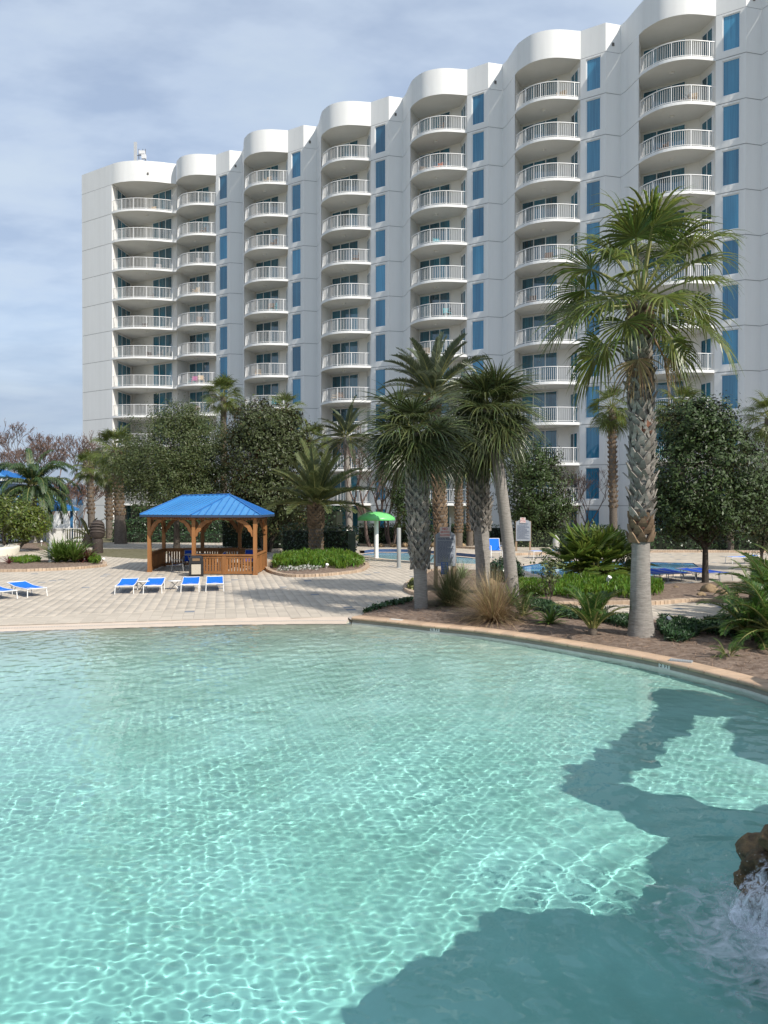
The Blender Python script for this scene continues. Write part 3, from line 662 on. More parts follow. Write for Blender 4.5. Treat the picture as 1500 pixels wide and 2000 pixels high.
edging([g2(*p) for p in [(838, 1117), (803, 1139), (793, 1150), (800, 1158), (816, 1164)]], 'short curved brick edging left of the first sabal palm')
edging([g2(*p) for p in [(905, 1114), (870, 1115), (838, 1117)]], 'straight brick edging behind the rules sign')
edging([g2(*p) for p in [(700, 1066), (780, 1067), (860, 1069), (940, 1073)]], 'far brick edging under the clipped hedge', .12)
edging([g2(*p) for p in [(1000, 1085), (1060, 1083), (1150, 1080), (1250, 1079), (1400, 1079), (1500, 1080)]], 'far brick edging behind the blue pool', .12)
# the two pools behind
def far_pool(poly, name, label, c1, c2, edge, zw, scale):
    m = mat(name + '_surface', c1, .08, c2, scale=scale, detail=3, stretch=(.25, 1, 1), bump=.25, bscale=5, spec=.5)
    mb = MB(); mb.add([(x, y, zw) for x, y in poly], [tuple(range(len(poly)))]); me = mb.mesh(name, m)
    for p in me.polygons:
        if p.normal.z < 0: p.flip()
    tag(put('water', me), label, kind='structure')
    t = thing('pool_edge', 'pale coping and blue tile round the ' + label, 'pool edge')
    c = [Vector((*p, 0)) for p in poly] + [Vector((*poly[0], 0))]
    if sum(poly[i][0] * poly[(i + 1) % len(poly)][1] - poly[(i + 1) % len(poly)][0] * poly[i][1] for i in range(len(poly))) > 0: c = c[::-1]
    o_ = inset(c, .3); n = len(c); mb = MB()
    mb.add([(p.x, p.y, .03) for p in c] + [(p.x, p.y, .03) for p in o_], [(i, i + 1, n + i + 1, n + i) for i in range(n - 1)]); mb.strip(o_, -.02, .03, flip=True); put('coping', mb.mesh('coping', beachm), t)
    mb = MB(); mb.strip(c, zw - .02, .03); mb.strip(c, zw - .02, .03, flip=True); put('tile_band', mb.mesh('tile_band', edge), t)
    return t
blue_tile = mat('navy_tile', (.03, .07, .17), .3, (.06, .12, .26), scale=6)
far_pool(splash, 'splash_water', 'small splash pool behind the mushroom fountain', (.30, .55, .62), (.46, .68, .72), blue_tile, .0, 2.2)
far_pool(swim, 'swim_water', 'bright blue swimming pool behind the fan palm bush', (.04, .26, .70), (.32, .72, .86), blue_tile, .0, 1.1)
# raised tiled back wall of the splash pool
mb = MB(); bw = [Vector((*g2(*p), 0)) for p in [(712, 1081), (735, 1078.2), (800, 1078.6), (870, 1083.5), (935, 1089.5)]]
bw = spline(bw, 4); mb.strip(bw, 0, .16, smooth=True); mb.mi = 1; n = len(bw); ob = inset(bw, .3)
mb.add([(p.x, p.y, .16) for p in bw] + [(p.x, p.y, .16) for p in ob], [(i, i + 1, n + i + 1, n + i) for i in range(n - 1)]); mb.strip(ob, 0, .16, flip=True)
tag(put('tiled_wall', mb.mesh('tiled_wall', blue_tile, beachm)), 'low wall with navy tile behind the splash pool', 'wall')
# ---------------------------------------------------------------- plants
sed_green = mat('sabal_leaf', (.085, .108, .038), .34, island=.5, trans=.25, spec=.5)
was_green = mat('fan_palm_leaf', (.115, .15, .032), .38, island=.35, trans=.35, spec=.5)
date_green = mat('date_palm_leaf', (.12, .145, .055), .45, island=.30, trans=.25, spec=.5)
medj_green = mat('silvery_date_leaf', (.10, .125, .07), .45, island=.30, trans=.22, spec=.5)
queen_green = mat('queen_palm_leaf', (.055, .10, .035), .45, island=.35, trans=.3)
dead_leaf = mat('dead_frond', (.36, .25, .13), .7, island=.3, trans=.25)
fern_green = mat('bright_palm_leaf', (.06, .125, .024), .4, island=.45, trans=.35)
petm = mat('leaf_stalk', (.22, .22, .07), .5)
trunk_grey = mat('palm_trunk_grey', (.36, .335, .30), .9, (.22, .20, .18), scale=7, detail=8, stretch=(1, 1, 5), bump=.7, bscale=22, spec=.15)
trunk_dark = mat('palm_trunk_dark', (.20, .17, .14), .9, (.10, .08, .065), scale=9, detail=8, stretch=(1, 1, 4), bump=.8, bscale=20, spec=.1)
boot_grey = mat('leaf_base_grey', (.34, .31, .275), .9, (.20, .18, .155), scale=14, detail=5, objvar=.3, bump=.4, bscale=60, spec=.15)
boot_brown = mat('leaf_base_brown', (.26, .185, .12), .9, (.13, .09, .06), scale=14, detail=5, objvar=.3, spec=.1)
fibre = mat('red_brown_fibre', (.19, .085, .048), .95, (.08, .04, .027), scale=18, detail=6, stretch=(1, 1, .3), bump=.8, bscale=50)
bark = mat('tree_bark', (.10, .085, .07), .95, (.05, .042, .035), scale=10, detail=8, stretch=(1, 1, .25), bump=.6, bscale=30, spec=.1)
twigm = mat('bare_twig', (.15, .105, .09), .9, island=.25)
Zv = Vector((0, 0, 1))
def fan_frond(seed, elev, Lp=1.0, Rb=1.1, nseg=34, spread=140, split=.5, droop=.55, fold=.25, pdroop=.35, tipw=.03, hang=0.0):
    r = random.Random(seed); mb = MB(); e = R(elev); p = Vector((0, 0, 0)); path = [p.copy()]; n = 7
    for i in range(n):
        e -= R(pdroop * 60 / n) * (.4 + i / n) * max(0, math.cos(e) + .15); p = p + Vector((math.cos(e), 0, math.sin(e))) * (Lp / n); path.append(p.copy())
    mb.mi = 1; mb.tube(path, [.030 - .012 * i / n for i in range(n + 1)], 4); mb.mi = 0
    e -= R(12); d = Vector((math.cos(e), 0, math.sin(e))); s = Vector((0, 1, 0)); nn = d.cross(s) * -1
    if nn.z < 0 and abs(e) < 1.57: nn = -nn
    roll = r.uniform(-.35, .35); s2 = s * math.cos(roll) + nn * math.sin(roll); nn = nn * math.cos(roll) - s * math.sin(roll); s = s2
    ph = [R(spread) * (2 * (i + .5) / nseg - 1) for i in range(nseg)]; dphi = R(spread) * 2 / nseg
    for f in ph:
        L_ = Rb * (.62 + .38 * math.cos(f * .62)) * r.uniform(.86, 1.06)
        a = abs(math.sin(f)); u0 = (d * math.cos(f) + s * math.sin(f) + nn * (fold * a - .08 * (1 - a))).normalized()
        w0 = u0.cross(nn).normalized(); pts = []; pos = p.copy(); uu = u0.copy(); K_ = 6; dr = droop * r.uniform(.6, 1.5)
        for k in range(K_ + 1):
            t = k / K_
            wid = (t * L_ * math.tan(dphi / 2) * 1.02) if t <= split else (split * L_ * math.tan(dphi / 2)) * max(.06, (1 - t) / (1 - split)) ** .8
            pl_ = nn * (wid * .55)
            pts.append((pos - w0 * wid, pos + pl_, pos + w0 * wid))
            g_ = dr * (.10 if t < split else .62) * (.35 + t)
            uu = (uu + Vector((r.uniform(-.04, .04), r.uniform(-.04, .04), -g_ - hang * t))).normalized(); pos = pos + uu * (L_ / K_)
        V = [q for tri in pts for q in tri]
        mb.add(V, [(3 * k + j, 3 * k + j + 1, 3 * k + j + 4, 3 * k + j + 3) for k in range(K_) for j in (0, 1)])
    return mb
def feather_frond(seed, elev, L=2.6, npair=58, ll=.42, droop=70, vee=.45, lw=.018, ldroop=.25, start=.16, plume=0.0):
    r = random.Random(seed); mb = MB(); e = R(elev); p = Vector((0, 0, 0)); n = 22; path = [p.copy()]; dirs = []
    side = r.uniform(-.25, .25); az = 0
    for i in range(n):
        t = i / n; e -= R(droop / n) * (.35 + 1.3 * t) * (.25 + .75 * max(0, math.cos(e))); az += side / n
        d = Vector((math.cos(e) * math.cos(az), math.cos(e) * math.sin(az), math.sin(e))); dirs.append(d); p = p + d * (L / n); path.append(p.copy())
    mb.mi = 1; mb.tube(path, [.030 * (1 - i / n) + .004 for i in range(n + 1)], 4); mb.mi = 0
    for i in range(npair):
        t = start + (1 - start) * i / (npair - 1); x = t * n; k = min(n - 1, int(x)); p = path[k].lerp(path[k + 1], x - k); d = dirs[k]
        s = Vector((0, 0, 1)).cross(d); s = Vector((-math.sin(az * t), math.cos(az * t), 0)) if s.length < .1 else s.normalized(); up = d.cross(s).normalized()
        if up.z < -0.2: up = -up
        l_ = ll * (.35 + .65 * math.sin(math.pi * min(1, (t * .92 + .1))) ** .7) * r.uniform(.85, 1.1)
        for sg in (-1, 1):
            fw = .75 + .55 * t; v_ = vee + r.uniform(-.2, .2) * (1 + 4 * plume) - plume * .3
            q = (d * fw + s * sg + up * v_).normalized(); w = q.cross(up).normalized() * lw
            q2 = (q + Vector((0, 0, -ldroop * 2 * r.uniform(.5, 1.4) - plume))).normalized()
            a, b, c = p, p + q * l_ * .5, p + q * l_ * .5 + q2 * l_ * .5
            mb.add([a - w * .4, a + w * .4, b + w, b - w, c], [(0, 1, 2, 3), (3, 2, 4)])
    return mb
def make_set(kind, name, elevs, reps, m, m2=petm, **kw):
    out = {}
    for e in elevs: out[e] = [(fan_frond if kind == 'fan' else feather_frond)(1000 + e * 7 + i, e, **kw).mesh(name, m, m2) for i in range(reps)]
    return out
def pick(S, e, r): k = min(S, key=lambda q: abs(q - e)); return r.choice(S[k])
EL = (82, 62, 42, 22, 2, -18, -40, -62)
WASH = make_set('fan', 'fan_frond', EL, 2, was_green, Lp=1.08, Rb=1.14, nseg=34, spread=125, split=.42, droop=.68, fold=.2, pdroop=.28)
WASHD = [fan_frond(5 + i, -55 - 10 * i, Lp=.8, Rb=.95, nseg=24, spread=80, split=.35, droop=.7, fold=.3).mesh('dead_fan_frond', dead_leaf, dead_leaf) for i in range(3)]
SAB = make_set('fan', 'sabal_frond', EL, 3, sed_green, Lp=.62, Rb=1.22, nseg=38, spread=150, split=.30, droop=.36, fold=.38, pdroop=.35)
DATE = make_set('feather', 'date_frond', (85, 66, 48, 30, 12, -8, -30), 2, date_green, L=2.6, npair=64, ll=.42, droop=46, vee=.5, ldroop=.10, lw=.026)
MEDJ = make_set('feather', 'date_frond', (85, 66, 48, 30, 12, -8, -30), 2, medj_green, L=2.5, npair=64, ll=.38, droop=55, vee=.6, ldroop=.08, lw=.025)
QUEEN = make_set('feather', 'queen_frond', (85, 60, 35, 10, -15), 2, queen_green, L=2.5, npair=70, ll=.50, droop=120, vee=.1, ldroop=.5, plume=.35, lw=.024)
FERN = make_set('feather', 'arching_frond', (75, 55, 35, 15), 2, fern_green, L=1.15, npair=40, ll=.27, droop=80, vee=.35, ldroop=.2, lw=.0115, start=.16)
def crown(t, S, at, n, scale, hi=84, lo=-40, seed=1, name='frond', spreadz=.25, power=1.0):
    r = random.Random(seed); at = Vector(at)
    for i in range(n):
        f = (i + .5) / n; e = hi + (lo - hi) * f ** power + r.uniform(-7, 7); a = i * 2.39996 + r.uniform(-.25, .25)
        put(name, pick(S, e, r), t, at + Vector((math.cos(a) * .05, math.sin(a) * .05, -spreadz * f)), (r.uniform(-.12, .12), 0, a), scale * r.uniform(.86, 1.1))
def boot_mesh(m, w=.12, h=.26, out=.10, th=.025, fork=True):
    mb = MB()
    if fork:
        for sg in (-1, 1):
            a = Vector((0, sg * w, -h * .5)); b = Vector((out * .35, sg * w * .45, 0)); c = Vector((out, 0, h * .5)); hw = Vector((0, w * .30, 0)); tk = Vector((th, 0, 0))
            V = [a - hw, a + hw, b - hw, b + hw, c - hw * .5, c + hw * .5]; V += [q + tk for q in V]
            mb.add(V, [(6, 7, 9, 8), (8, 9, 11, 10), (0, 2, 8, 6), (2, 4, 10, 8), (1, 7, 9, 3), (3, 9, 11, 5), (4, 5, 11, 10), (0, 6, 7, 1)])
    else:
        V = [(0, -w, -h * .5), (0, w, -h * .5), (out * .5, -w * .75, 0), (out * .5, w * .75, 0), (out, -w * .30, h * .5), (out, w * .30, h * .5)]
        V = [Vector(q) for q in V]; V += [q + Vector((th * 1.3 if i < 4 else th * .6, 0, .0)) for i, q in enumerate(V)]
        mb.add(V, [(6, 7, 9, 8), (8, 9, 11, 10), (0, 2, 8, 6), (2, 4, 10, 8), (1, 7, 9, 3), (3, 9, 11, 5), (4, 5, 11, 10), (0, 6, 7, 1)])
    return mb.mesh('leaf_base', m)
BG = [boot_mesh(boot_grey, w=.105 + .02 * i, h=.25 + .05 * i, out=.10 + .03 * i) for i in range(3)]
BGw = [boot_mesh(boot_grey, w=.085 + .012 * i, h=.19 + .05 * i, out=.075 + .03 * i, fork=False) for i in range(3)]
BB = [boot_mesh(boot_brown, w=.085, h=.15, out=.06 + .02 * i, fork=False) for i in range(2)]
def trunk(t, path, radii, m, n=18, ring=.0, name='trunk', seed=0):
    """tapered trunk with ring scars: path of (x, y, z) local"""
    pts = [Vector(p) for p in path]; fine = spline(pts, 14); k = len(fine); rad = np.interp(np.linspace(0, len(radii) - 1, k), range(len(radii)), radii)
    r = random.Random(seed); V = []
    for i, p in enumerate(fine):
        q = 1 + (ring if i % 2 else -ring) + r.uniform(-.012, .012)
        for j in range(n):
            w = 2 * math.pi * j / n; b = 1 + .035 * mnoise.noise((math.cos(w) * 1.4, math.sin(w) * 1.4, p.z * 1.2 + seed)); V.append((p.x + rad[i] * q * b * math.cos(w), p.y + rad[i] * q * b * math.sin(w), p.z))
    F = [(i * n + j, i * n + (j + 1) % n, (i + 1) * n + (j + 1) % n, (i + 1) * n + j) for i in range(k - 1) for j in range(n)]
    put(name, npmesh('trunk', V, F, m, True), t); return fine, rad
def boots(t, fine, rad, z0, z1, meshes, per=9, dz=.085, scale=1, seed=0, tilt=0, name='leaf_base', jit=0):
    r = random.Random(seed); z = z0; k = 0; zs = [p.z for p in fine]
    while z < z1:
        i = int(np.searchsorted(zs, z)); i = min(len(fine) - 1, i); p = fine[i]
        for j in range(per):
            a = 2 * math.pi * (j + .5 * (k % 2)) / per + r.uniform(-.08, .08)
            q = p + Vector((math.cos(a), math.sin(a), 0)) * rad[i] * .93
            put(name, r.choice(meshes), t, (q.x, q.y, z + r.uniform(-.015, .015)), (r.uniform(-.08, .08) + jit * r.uniform(-.3, .3), r.uniform(-.10, .12) + tilt + jit * r.uniform(-.12, .25), a), scale * r.uniform(.85, 1.15))
        z += dz; k += 1
def palm_at(name, label, px, Y, z=0, cat='palm tree', group=None, py=None):
    x = (px - 750) / FPX * Y; return thing(name, label, cat, (x, Y, z), group=group)

# the tall fan palm by the pool
q = G(1253, 1243, .1); PX, PY = q.x, q.y
t = thing('fan_palm', 'tall fan palm with pale smooth flared base standing at the pool edge', 'palm tree', (PX, PY, .07))
path = [(0, 0, -.1), (-.02, 0, .6), (-.02, 0, 1.6), (-.0, 0, 2.9), (-.03, 0, 4.3), (-.06, 0, 5.5), (-.04, 0, 6.35)]
fine, rad = trunk(t, path, [.285, .20, .168, .155, .165, .17, .15], trunk_grey, 24, .006, seed=1)
boots(t, fine, rad, 2.35, 5.75, BGw + BG, per=7, dz=.115, seed=1, scale=.88, jit=1)
mb = MB(); mb.lathe([(.165, 1.98), (.19, 2.03), (.19, 2.30), (.165, 2.36)], 14); mb.lathe([(.175, 3.85), (.20, 3.9), (.20, 4.1), (.17, 4.15)], 14)
put('fibre_collar', mb.mesh('fibre_collar', fibre), t)
boots(t, fine, rad, 1.92, 2.36, BB, per=7, dz=.13, seed=5, scale=1.2, name='brown_leaf_base')
boots(t, fine, rad, 5.75, 6.35, BB, per=8, dz=.12, seed=3, scale=1.3, tilt=.25, name='brown_leaf_base')
crown(t, WASH, (-.04, 0, 6.6), 32, .97, hi=86, lo=-34, seed=11, spreadz=.45, name='frond')
for a, e, k in ((-.5, 0, 0), (-2.2, 0, 1), (2.5, 0, 2)): put('dead_frond', WASHD[k], t, (0, 0, 5.95), (0, 0, a), .95)

# three sabal palms in the island
def sabal(label, px, py, zc, lean, r0, bz, n, seed, sc_=1.0, hi=80, lo=-45):
    q = G(px, py, .08); t = thing('sabal_palm', label, 'palm tree', (q.x, q.y, .06), group='sabal palms on the island')
    path = [(0, 0, -.1), (lean * .25, 0, zc * .3), (lean * .6, 0, zc * .65), (lean, 0, zc)]
    fine, rad = trunk(t, path, r0, trunk_grey, 18, .012, seed=seed)
    for z0, z1, ms, per, dz, s in bz: boots(t, fine, rad, z0, z1, ms, per=per, dz=dz, seed=seed, scale=s)
    crown(t, SAB, (lean, 0, zc + .05), n, sc_, hi=hi, lo=lo, seed=seed, spreadz=.35, name='frond')
    return t
sabal('sabal palm with criss-cross leaf bases all up its trunk, leftmost of three', 823, 1190, 4.25, -.17, [.165, .16, .20, .20], [(1.15, 4.2, BG, 9, .12, .9)], 46, 21, .92, 64, -36)
sabal('sabal palm with smooth dark lower trunk and leaf bases above, middle of three', 945, 1160, 4.45, -.20, [.20, .205, .225, .21], [(1.95, 4.3, BG, 8, .14, .95)], 34, 22, .9, 70, -50)
sabal('smooth grey sabal palm leaning left behind the pale grass tuft', 1003, 1168, 5.05, -.62, [.19, .165, .155, .16], [(4.25, 5.0, BG, 8, .12, .95)], 50, 23, .98, 82, -42)

# feather palms
def feather(name, label, px, Y, zc, rt, S, n, sc_, hi, lo, seed, bz=(), m=trunk_dark, lean=0, group=None, z=0):
    t = palm_at(name, label, px, Y, z, group=group)
    fine, rad = trunk(t, [(0, 0, -.2), (lean * .4, 0, zc * .4), (lean, 0, zc)], rt, m, 12, .03, seed=seed)
    for z0, z1, ms, per, dz, s in bz: boots(t, fine, rad, z0, z1, ms, per=per, dz=dz, scale=s, seed=seed)
    crown(t, S, (lean, 0, zc), n, sc_, hi=hi, lo=lo, seed=seed, name='frond', power=.72); return t
feather('date_palm', 'stout feathery date palm in its round bed beside the gazebo', 617, 36.0, 2.75, [.36, .33, .34], DATE, 44, 1.1, 86, 4, 31, [(.5, 1.6, BB, 11, .17, .8), (1.6, 2.75, BB, 10, .12, 1.35)])
feather('date_palm', 'tall silvery date palm rising behind the sabal palms', 866, 33, 7.4, [.27, .25, .26], MEDJ, 50, 1.05, 86, 2, 32, [(1.2, 7.4, BB, 9, .17, 1.15)], lean=-.45)
feather('date_palm', 'hazy feathery palm behind the date palm, thin pale trunk', 684, 48, 6.9, [.22, .2, .2], MEDJ, 34, .95, 84, -38, 33, [], trunk_grey, lean=-.25)
feather('date_palm', 'slim palm trunk with woven bark right of the rules sign', 896, 46, 5.6, [.24, .22, .22], DATE, 26, .8, 82, -30, 34, [(1.0, 5.4, BB, 8, .2, 1.0)])
feather('date_palm', 'slim brown palm trunk beside the sabal palm in the middle', 918, 48, 5.9, [.22, .2, .2], DATE, 26, .8, 82, -30, 35, [(1.0, 5.8, BB, 8, .2, .9)])
feather('queen_palm', 'drooping feathery queen palm by the white fence', 68, 50.5, 3.9, [.42, .26, .2], QUEEN, 40, 1.3, 85, -14, 36, [(2.2, 3.8, BB, 6, .3, 1.2)], trunk_grey, lean=-.15)
# fan palms further back
def fanback(label, px, Y, zc, rt, n, sc_, seed, lo=-45, lean=0, bz=(), m=trunk_dark, hi=84):
    t = palm_at('fan_palm', label, px, Y, group='fan palms further back')
    fine, rad = trunk(t, [(0, 0, -.2), (lean * .5, 0, zc * .5), (lean, 0, zc)], rt, m, 10, .03, seed=seed)
    for z0, z1, ms, per, dz, s in bz: boots(t, fine, rad, z0, z1, ms, per=per, dz=dz, scale=s, seed=seed)
    crown(t, WASH, (lean, 0, zc), n, sc_, hi=hi, lo=lo, seed=seed, name='frond'); return t
fanback('slender fan palm against the pale wall left of the tall palm trunk', 1199, 47, 8.6, [.26, .23, .22], 30, .85, 41, lo=-62, lean=-.15, bz=[(2.5, 8.4, BB, 6, .3, 1.1)])
fanback('thick fan palm left of the gazebo with rough upper trunk', 236, 50.7, 6.2, [.46, .30, .30], 34, .92, 42, lo=-55, lean=-.25, bz=[(2.0, 6.1, BB, 8, .25, 1.3)])
fanback('fan palm behind the thick one, its trunk lost in the hedge', 214, 60, 5.4, [.3, .26, .26], 28, .9, 43, lo=-65, lean=-.1, bz=[(1.5, 5.2, BB, 7, .3, 1.2)])
fanback('thin dark fan palm nearest the blank end wall', 180, 57, 5.4, [.28, .25, .24], 26, .72, 44, lo=-40, lean=-.2, bz=[(2.0, 5.3, BB, 6, .3, 1.1)])
fanback('fan palm crown peeking over the olive tree', 437, 60, 11.0, [.3, .25, .24], 30, .95, 45, lo=-40)
fanback('fan palm crown peeking over the brown magnolia', 557, 60, 9.9, [.3, .25, .24], 26, .9, 46, lo=-40)
fanback('low fan palm crown right of the brown magnolia', 606, 58, 7.4, [.3, .25, .24], 26, .9, 47, lo=-45)
fanback('sunny fan palm behind the large right magnolia', 1328, 45, 8.1, [.3, .25, .24], 32, .95, 48, lo=-55)
fanback('fan palm half hidden at the right flank of the large magnolia', 1425, 44, 5.9, [.3, .25, .24], 24, .8, 52, lo=-55)
fanback('fan palm cut by the right edge of the picture', 1502, 42, 7.3, [.3, .25, .24], 30, .85, 49, lo=-50)

# ---- broadleaf trees
def leaf_quads(C, Nn, size, aspect, g, droop=0.0):
    n = len(C); Nn = Nn / np.maximum(1e-6, np.linalg.norm(Nn, axis=1, keepdims=True))
    T = g.normal(size=(n, 3)); T[:, 2] -= droop; T -= (T * Nn).sum(1, keepdims=True) * Nn; T /= np.maximum(1e-6, np.linalg.norm(T, axis=1, keepdims=True))
    B = np.cross(Nn, T); s = (size * g.uniform(.6, 1.3, n))[:, None]
    V = np.stack([C - T * s * .5, C - B * s * aspect * .5 + Nn * s * .06, C + T * s * .5, C + B * s * aspect * .5 + Nn * s * .06], 1)
    F = np.arange(n * 4).reshape(-1, 4); return V.reshape(-1, 3), F
def foliage(lobes, ncl, per, size, aspect, seed, crad=.28, shell=.55, mats=None, name='crown', upbias=.3, zmin=-9, droop=0):
    g = np.random.default_rng(seed); w = np.array([l[3] * l[4] + l[4] * l[5] for l in lobes]); w = w / w.sum(); which = g.choice(len(lobes), ncl, p=w)
    Lb = np.array(lobes)[which]; D = g.normal(size=(ncl, 3)); D /= np.linalg.norm(D, axis=1, keepdims=True)
    rad = shell + (1 - shell) * g.random(ncl) ** .6; jit = 1 + .16 * g.normal(size=ncl) * .6
    C = Lb[:, :3] + D * Lb[:, 3:6] * (rad * jit)[:, None]
    k = C[:, 2] > zmin; C, D = C[k], D[k]; ncl = len(C)
    cr = crad * g.uniform(.6, 1.4, ncl)
    O = g.normal(size=(ncl, per, 3)); O *= (cr[:, None, None] * .62); O[:, :, 2] *= .8
    Cc = (C[:, None] + O).reshape(-1, 3); Nn = (D[:, None] * .7 + O / np.maximum(1e-6, cr[:, None, None]) * .8 + np.array([0, 0, upbias])).reshape(-1, 3) + g.normal(size=(ncl * per, 3)) * .45
    V, F = leaf_quads(Cc, Nn, size, aspect, g, droop); return npmesh(name, V, F, mats), C
def limbs(t, C, base_z, fork_z, r0, m, nl=9, seed=0, stems=1, spread=.25):
    r = random.Random(seed); mb = MB(); ends = [Vector(C[i]) for i in r.sample(range(len(C)), min(nl, len(C)))]
    for s in range(stems):
        a = 6.28 * s / stems + .4; off_ = Vector((math.cos(a), math.sin(a), 0)) * (spread if stems > 1 else 0)
        top = off_ * 1.8 + Vector((0, 0, fork_z)); mb.tube([(off_.x * .3, off_.y * .3, -.2), off_ + Vector((0, 0, (fork_z + base_z) * .4)), top], [r0, r0 * .8, r0 * .65], 8)
        for e in ends[s::stems]:
            mid = top.lerp(e, .5) + Vector((r.uniform(-.2, .2), r.uniform(-.2, .2), .1)); mb.tube([top - Vector((0, 0, .15)), mid, top.lerp(e, .97)], [r0 * .45, r0 * .25, r0 * .07], 5)
    put('trunk', mb.mesh('trunk', m), t)
def tree(name, label, px, Y, lobes, ncl, per, size, aspect, m, seed, r0=.14, fork=1.2, crad=.3, stems=1, nl=14, shell=.5, zmin=.2, cat='tree', group=None, droop=0, spread=.25, bm_=None, py=None):
    t = palm_at(name, label, px, Y, cat=cat, group=group)
    me, C = foliage(lobes, ncl, per, size, aspect, seed, crad, shell, m, zmin=zmin, droop=droop)
    limbs(t, C, 0, fork, r0, bm_ or bark, nl, seed, stems, spread); put('crown', me, t); return t
mag = mat('magnolia_leaf', (.036, .062, .014), .5, island=.40, spec=.35, back=(.065, .060, .026))
mag2 = mat('bronze_magnolia_leaf', (.046, .060, .018), .5, island=.40, spec=.35, back=(.11, .075, .032))
oakm = mat('olive_oak_leaf', (.072, .095, .030), .5, island=.28, trans=.15, spec=.4)
hedgem = mat('hedge_leaf', (.030, .065, .018), .35, island=.5, spec=.5)
viburn = mat('glossy_shrub_leaf', (.020, .050, .016), .3, island=.5, spec=.6)
limem = mat('yellow_green_shrub_leaf', (.10, .135, .022), .4, island=.4, trans=.25)
feath = mat('feathery_olive_leaf', (.075, .105, .04), .5, island=.4, trans=.2)
foxm = mat('foxtail_fern_green', (.095, .18, .016), .5, island=.35, trans=.3)
junip = mat('dark_creeping_green', (.024, .062, .018), .5, island=.45)
corem = mat('inner_shade_foliage', (.012, .018, .008), .95)  # near-black filler core, the shade between the leaves put into its colour
tree('oak_tree', 'broad olive-green evergreen oak behind the gazebo', 345, 44, [(0, 0, 5.6, 3.0, 2.6, 2.6), (-1.9, .3, 4.7, 2.3, 2.0, 2.0), (2.1, -.2, 5.2, 2.3, 2.0, 2.4), (.3, -.6, 3.6, 3.2, 2.0, 1.7), (.2, .2, 7.2, 1.9, 1.5, 1.2)], 1150, 70, .115, .45, oakm, 61, r0=.22, fork=2.0, crad=.42, nl=26, shell=.35, zmin=2.2)
tree('magnolia_tree', 'dense bronze-green magnolia behind the right half of the gazebo', 520, 42, [(0, 0, 5.0, 2.4, 1.9, 2.6), (-.5, 0, 6.9, 1.6, 1.4, 1.4), (.9, -.2, 6.3, 1.6, 1.3, 1.6), (.2, -.3, 2.8, 2.6, 1.9, 2.0)], 900, 48, .17, .42, mag2, 62, r0=.16, fork=1.0, crad=.36, nl=22, shell=.45, zmin=1.0, stems=3)
tree('magnolia_tree', 'large dark glossy magnolia with low branches right of the tall palm', 1378, 24.4, [(0, 0, 3.5, 1.95, 1.7, 1.75), (-.25, 0, 4.9, 1.25, 1.15, 1.05), (.5, -.2, 2.6, 1.6, 1.5, 1.1), (-.85, -.1, 2.45, 1.15, 1.2, 1.0), (.1, 0, 5.35, .7, .7, .55)], 900, 42, .125, .42, mag, 63, r0=.13, fork=1.35, crad=.26, nl=16, shell=.5, zmin=1.3, stems=1)
tree('magnolia_tree', 'rounded dark magnolia behind the leaning sabal palm', 1046, 48, [(0, 0, 3.6, 2.25, 2.0, 2.3), (0, 0, 5.1, 1.6, 1.4, 1.3), (.3, -.3, 2.2, 2.2, 1.9, 1.3)], 520, 40, .17, .42, mag, 64, r0=.15, fork=.9, crad=.36, nl=16, shell=.5, zmin=.7)
tree('magnolia_tree', 'shaded narrow magnolia half hidden behind the first sabal palm', 800, 46, [(0, 0, 2.9, 1.3, 1.2, 2.1)], 200, 34, .17, .42, mag, 65, r0=.1, fork=.9, crad=.32, nl=10, zmin=.8)
tree('wispy_tree', 'soft feathery olive tree at the right edge', 1488, 30, [(0, 0, 3.1, 1.0, 1.0, 1.5), (.5, 0, 2.0, 1.0, 1.0, 1.2)], 300, 60, .15, .16, feath, 66, r0=.08, fork=.8, crad=.34, nl=12, zmin=.6, droop=1.2)
tree('lime_bush', 'sunlit yellow-green bush at the far left', 22, 42, [(0, 0, 1.9, 1.75, 1.4, 1.15), (1.0, 0, 1.5, 1.0, 1.0, .8)], 240, 40, .15, .5, limem, 67, r0=.1, fork=.6, crad=.3, nl=14, zmin=.55, stems=3, cat='bush', spread=.4)
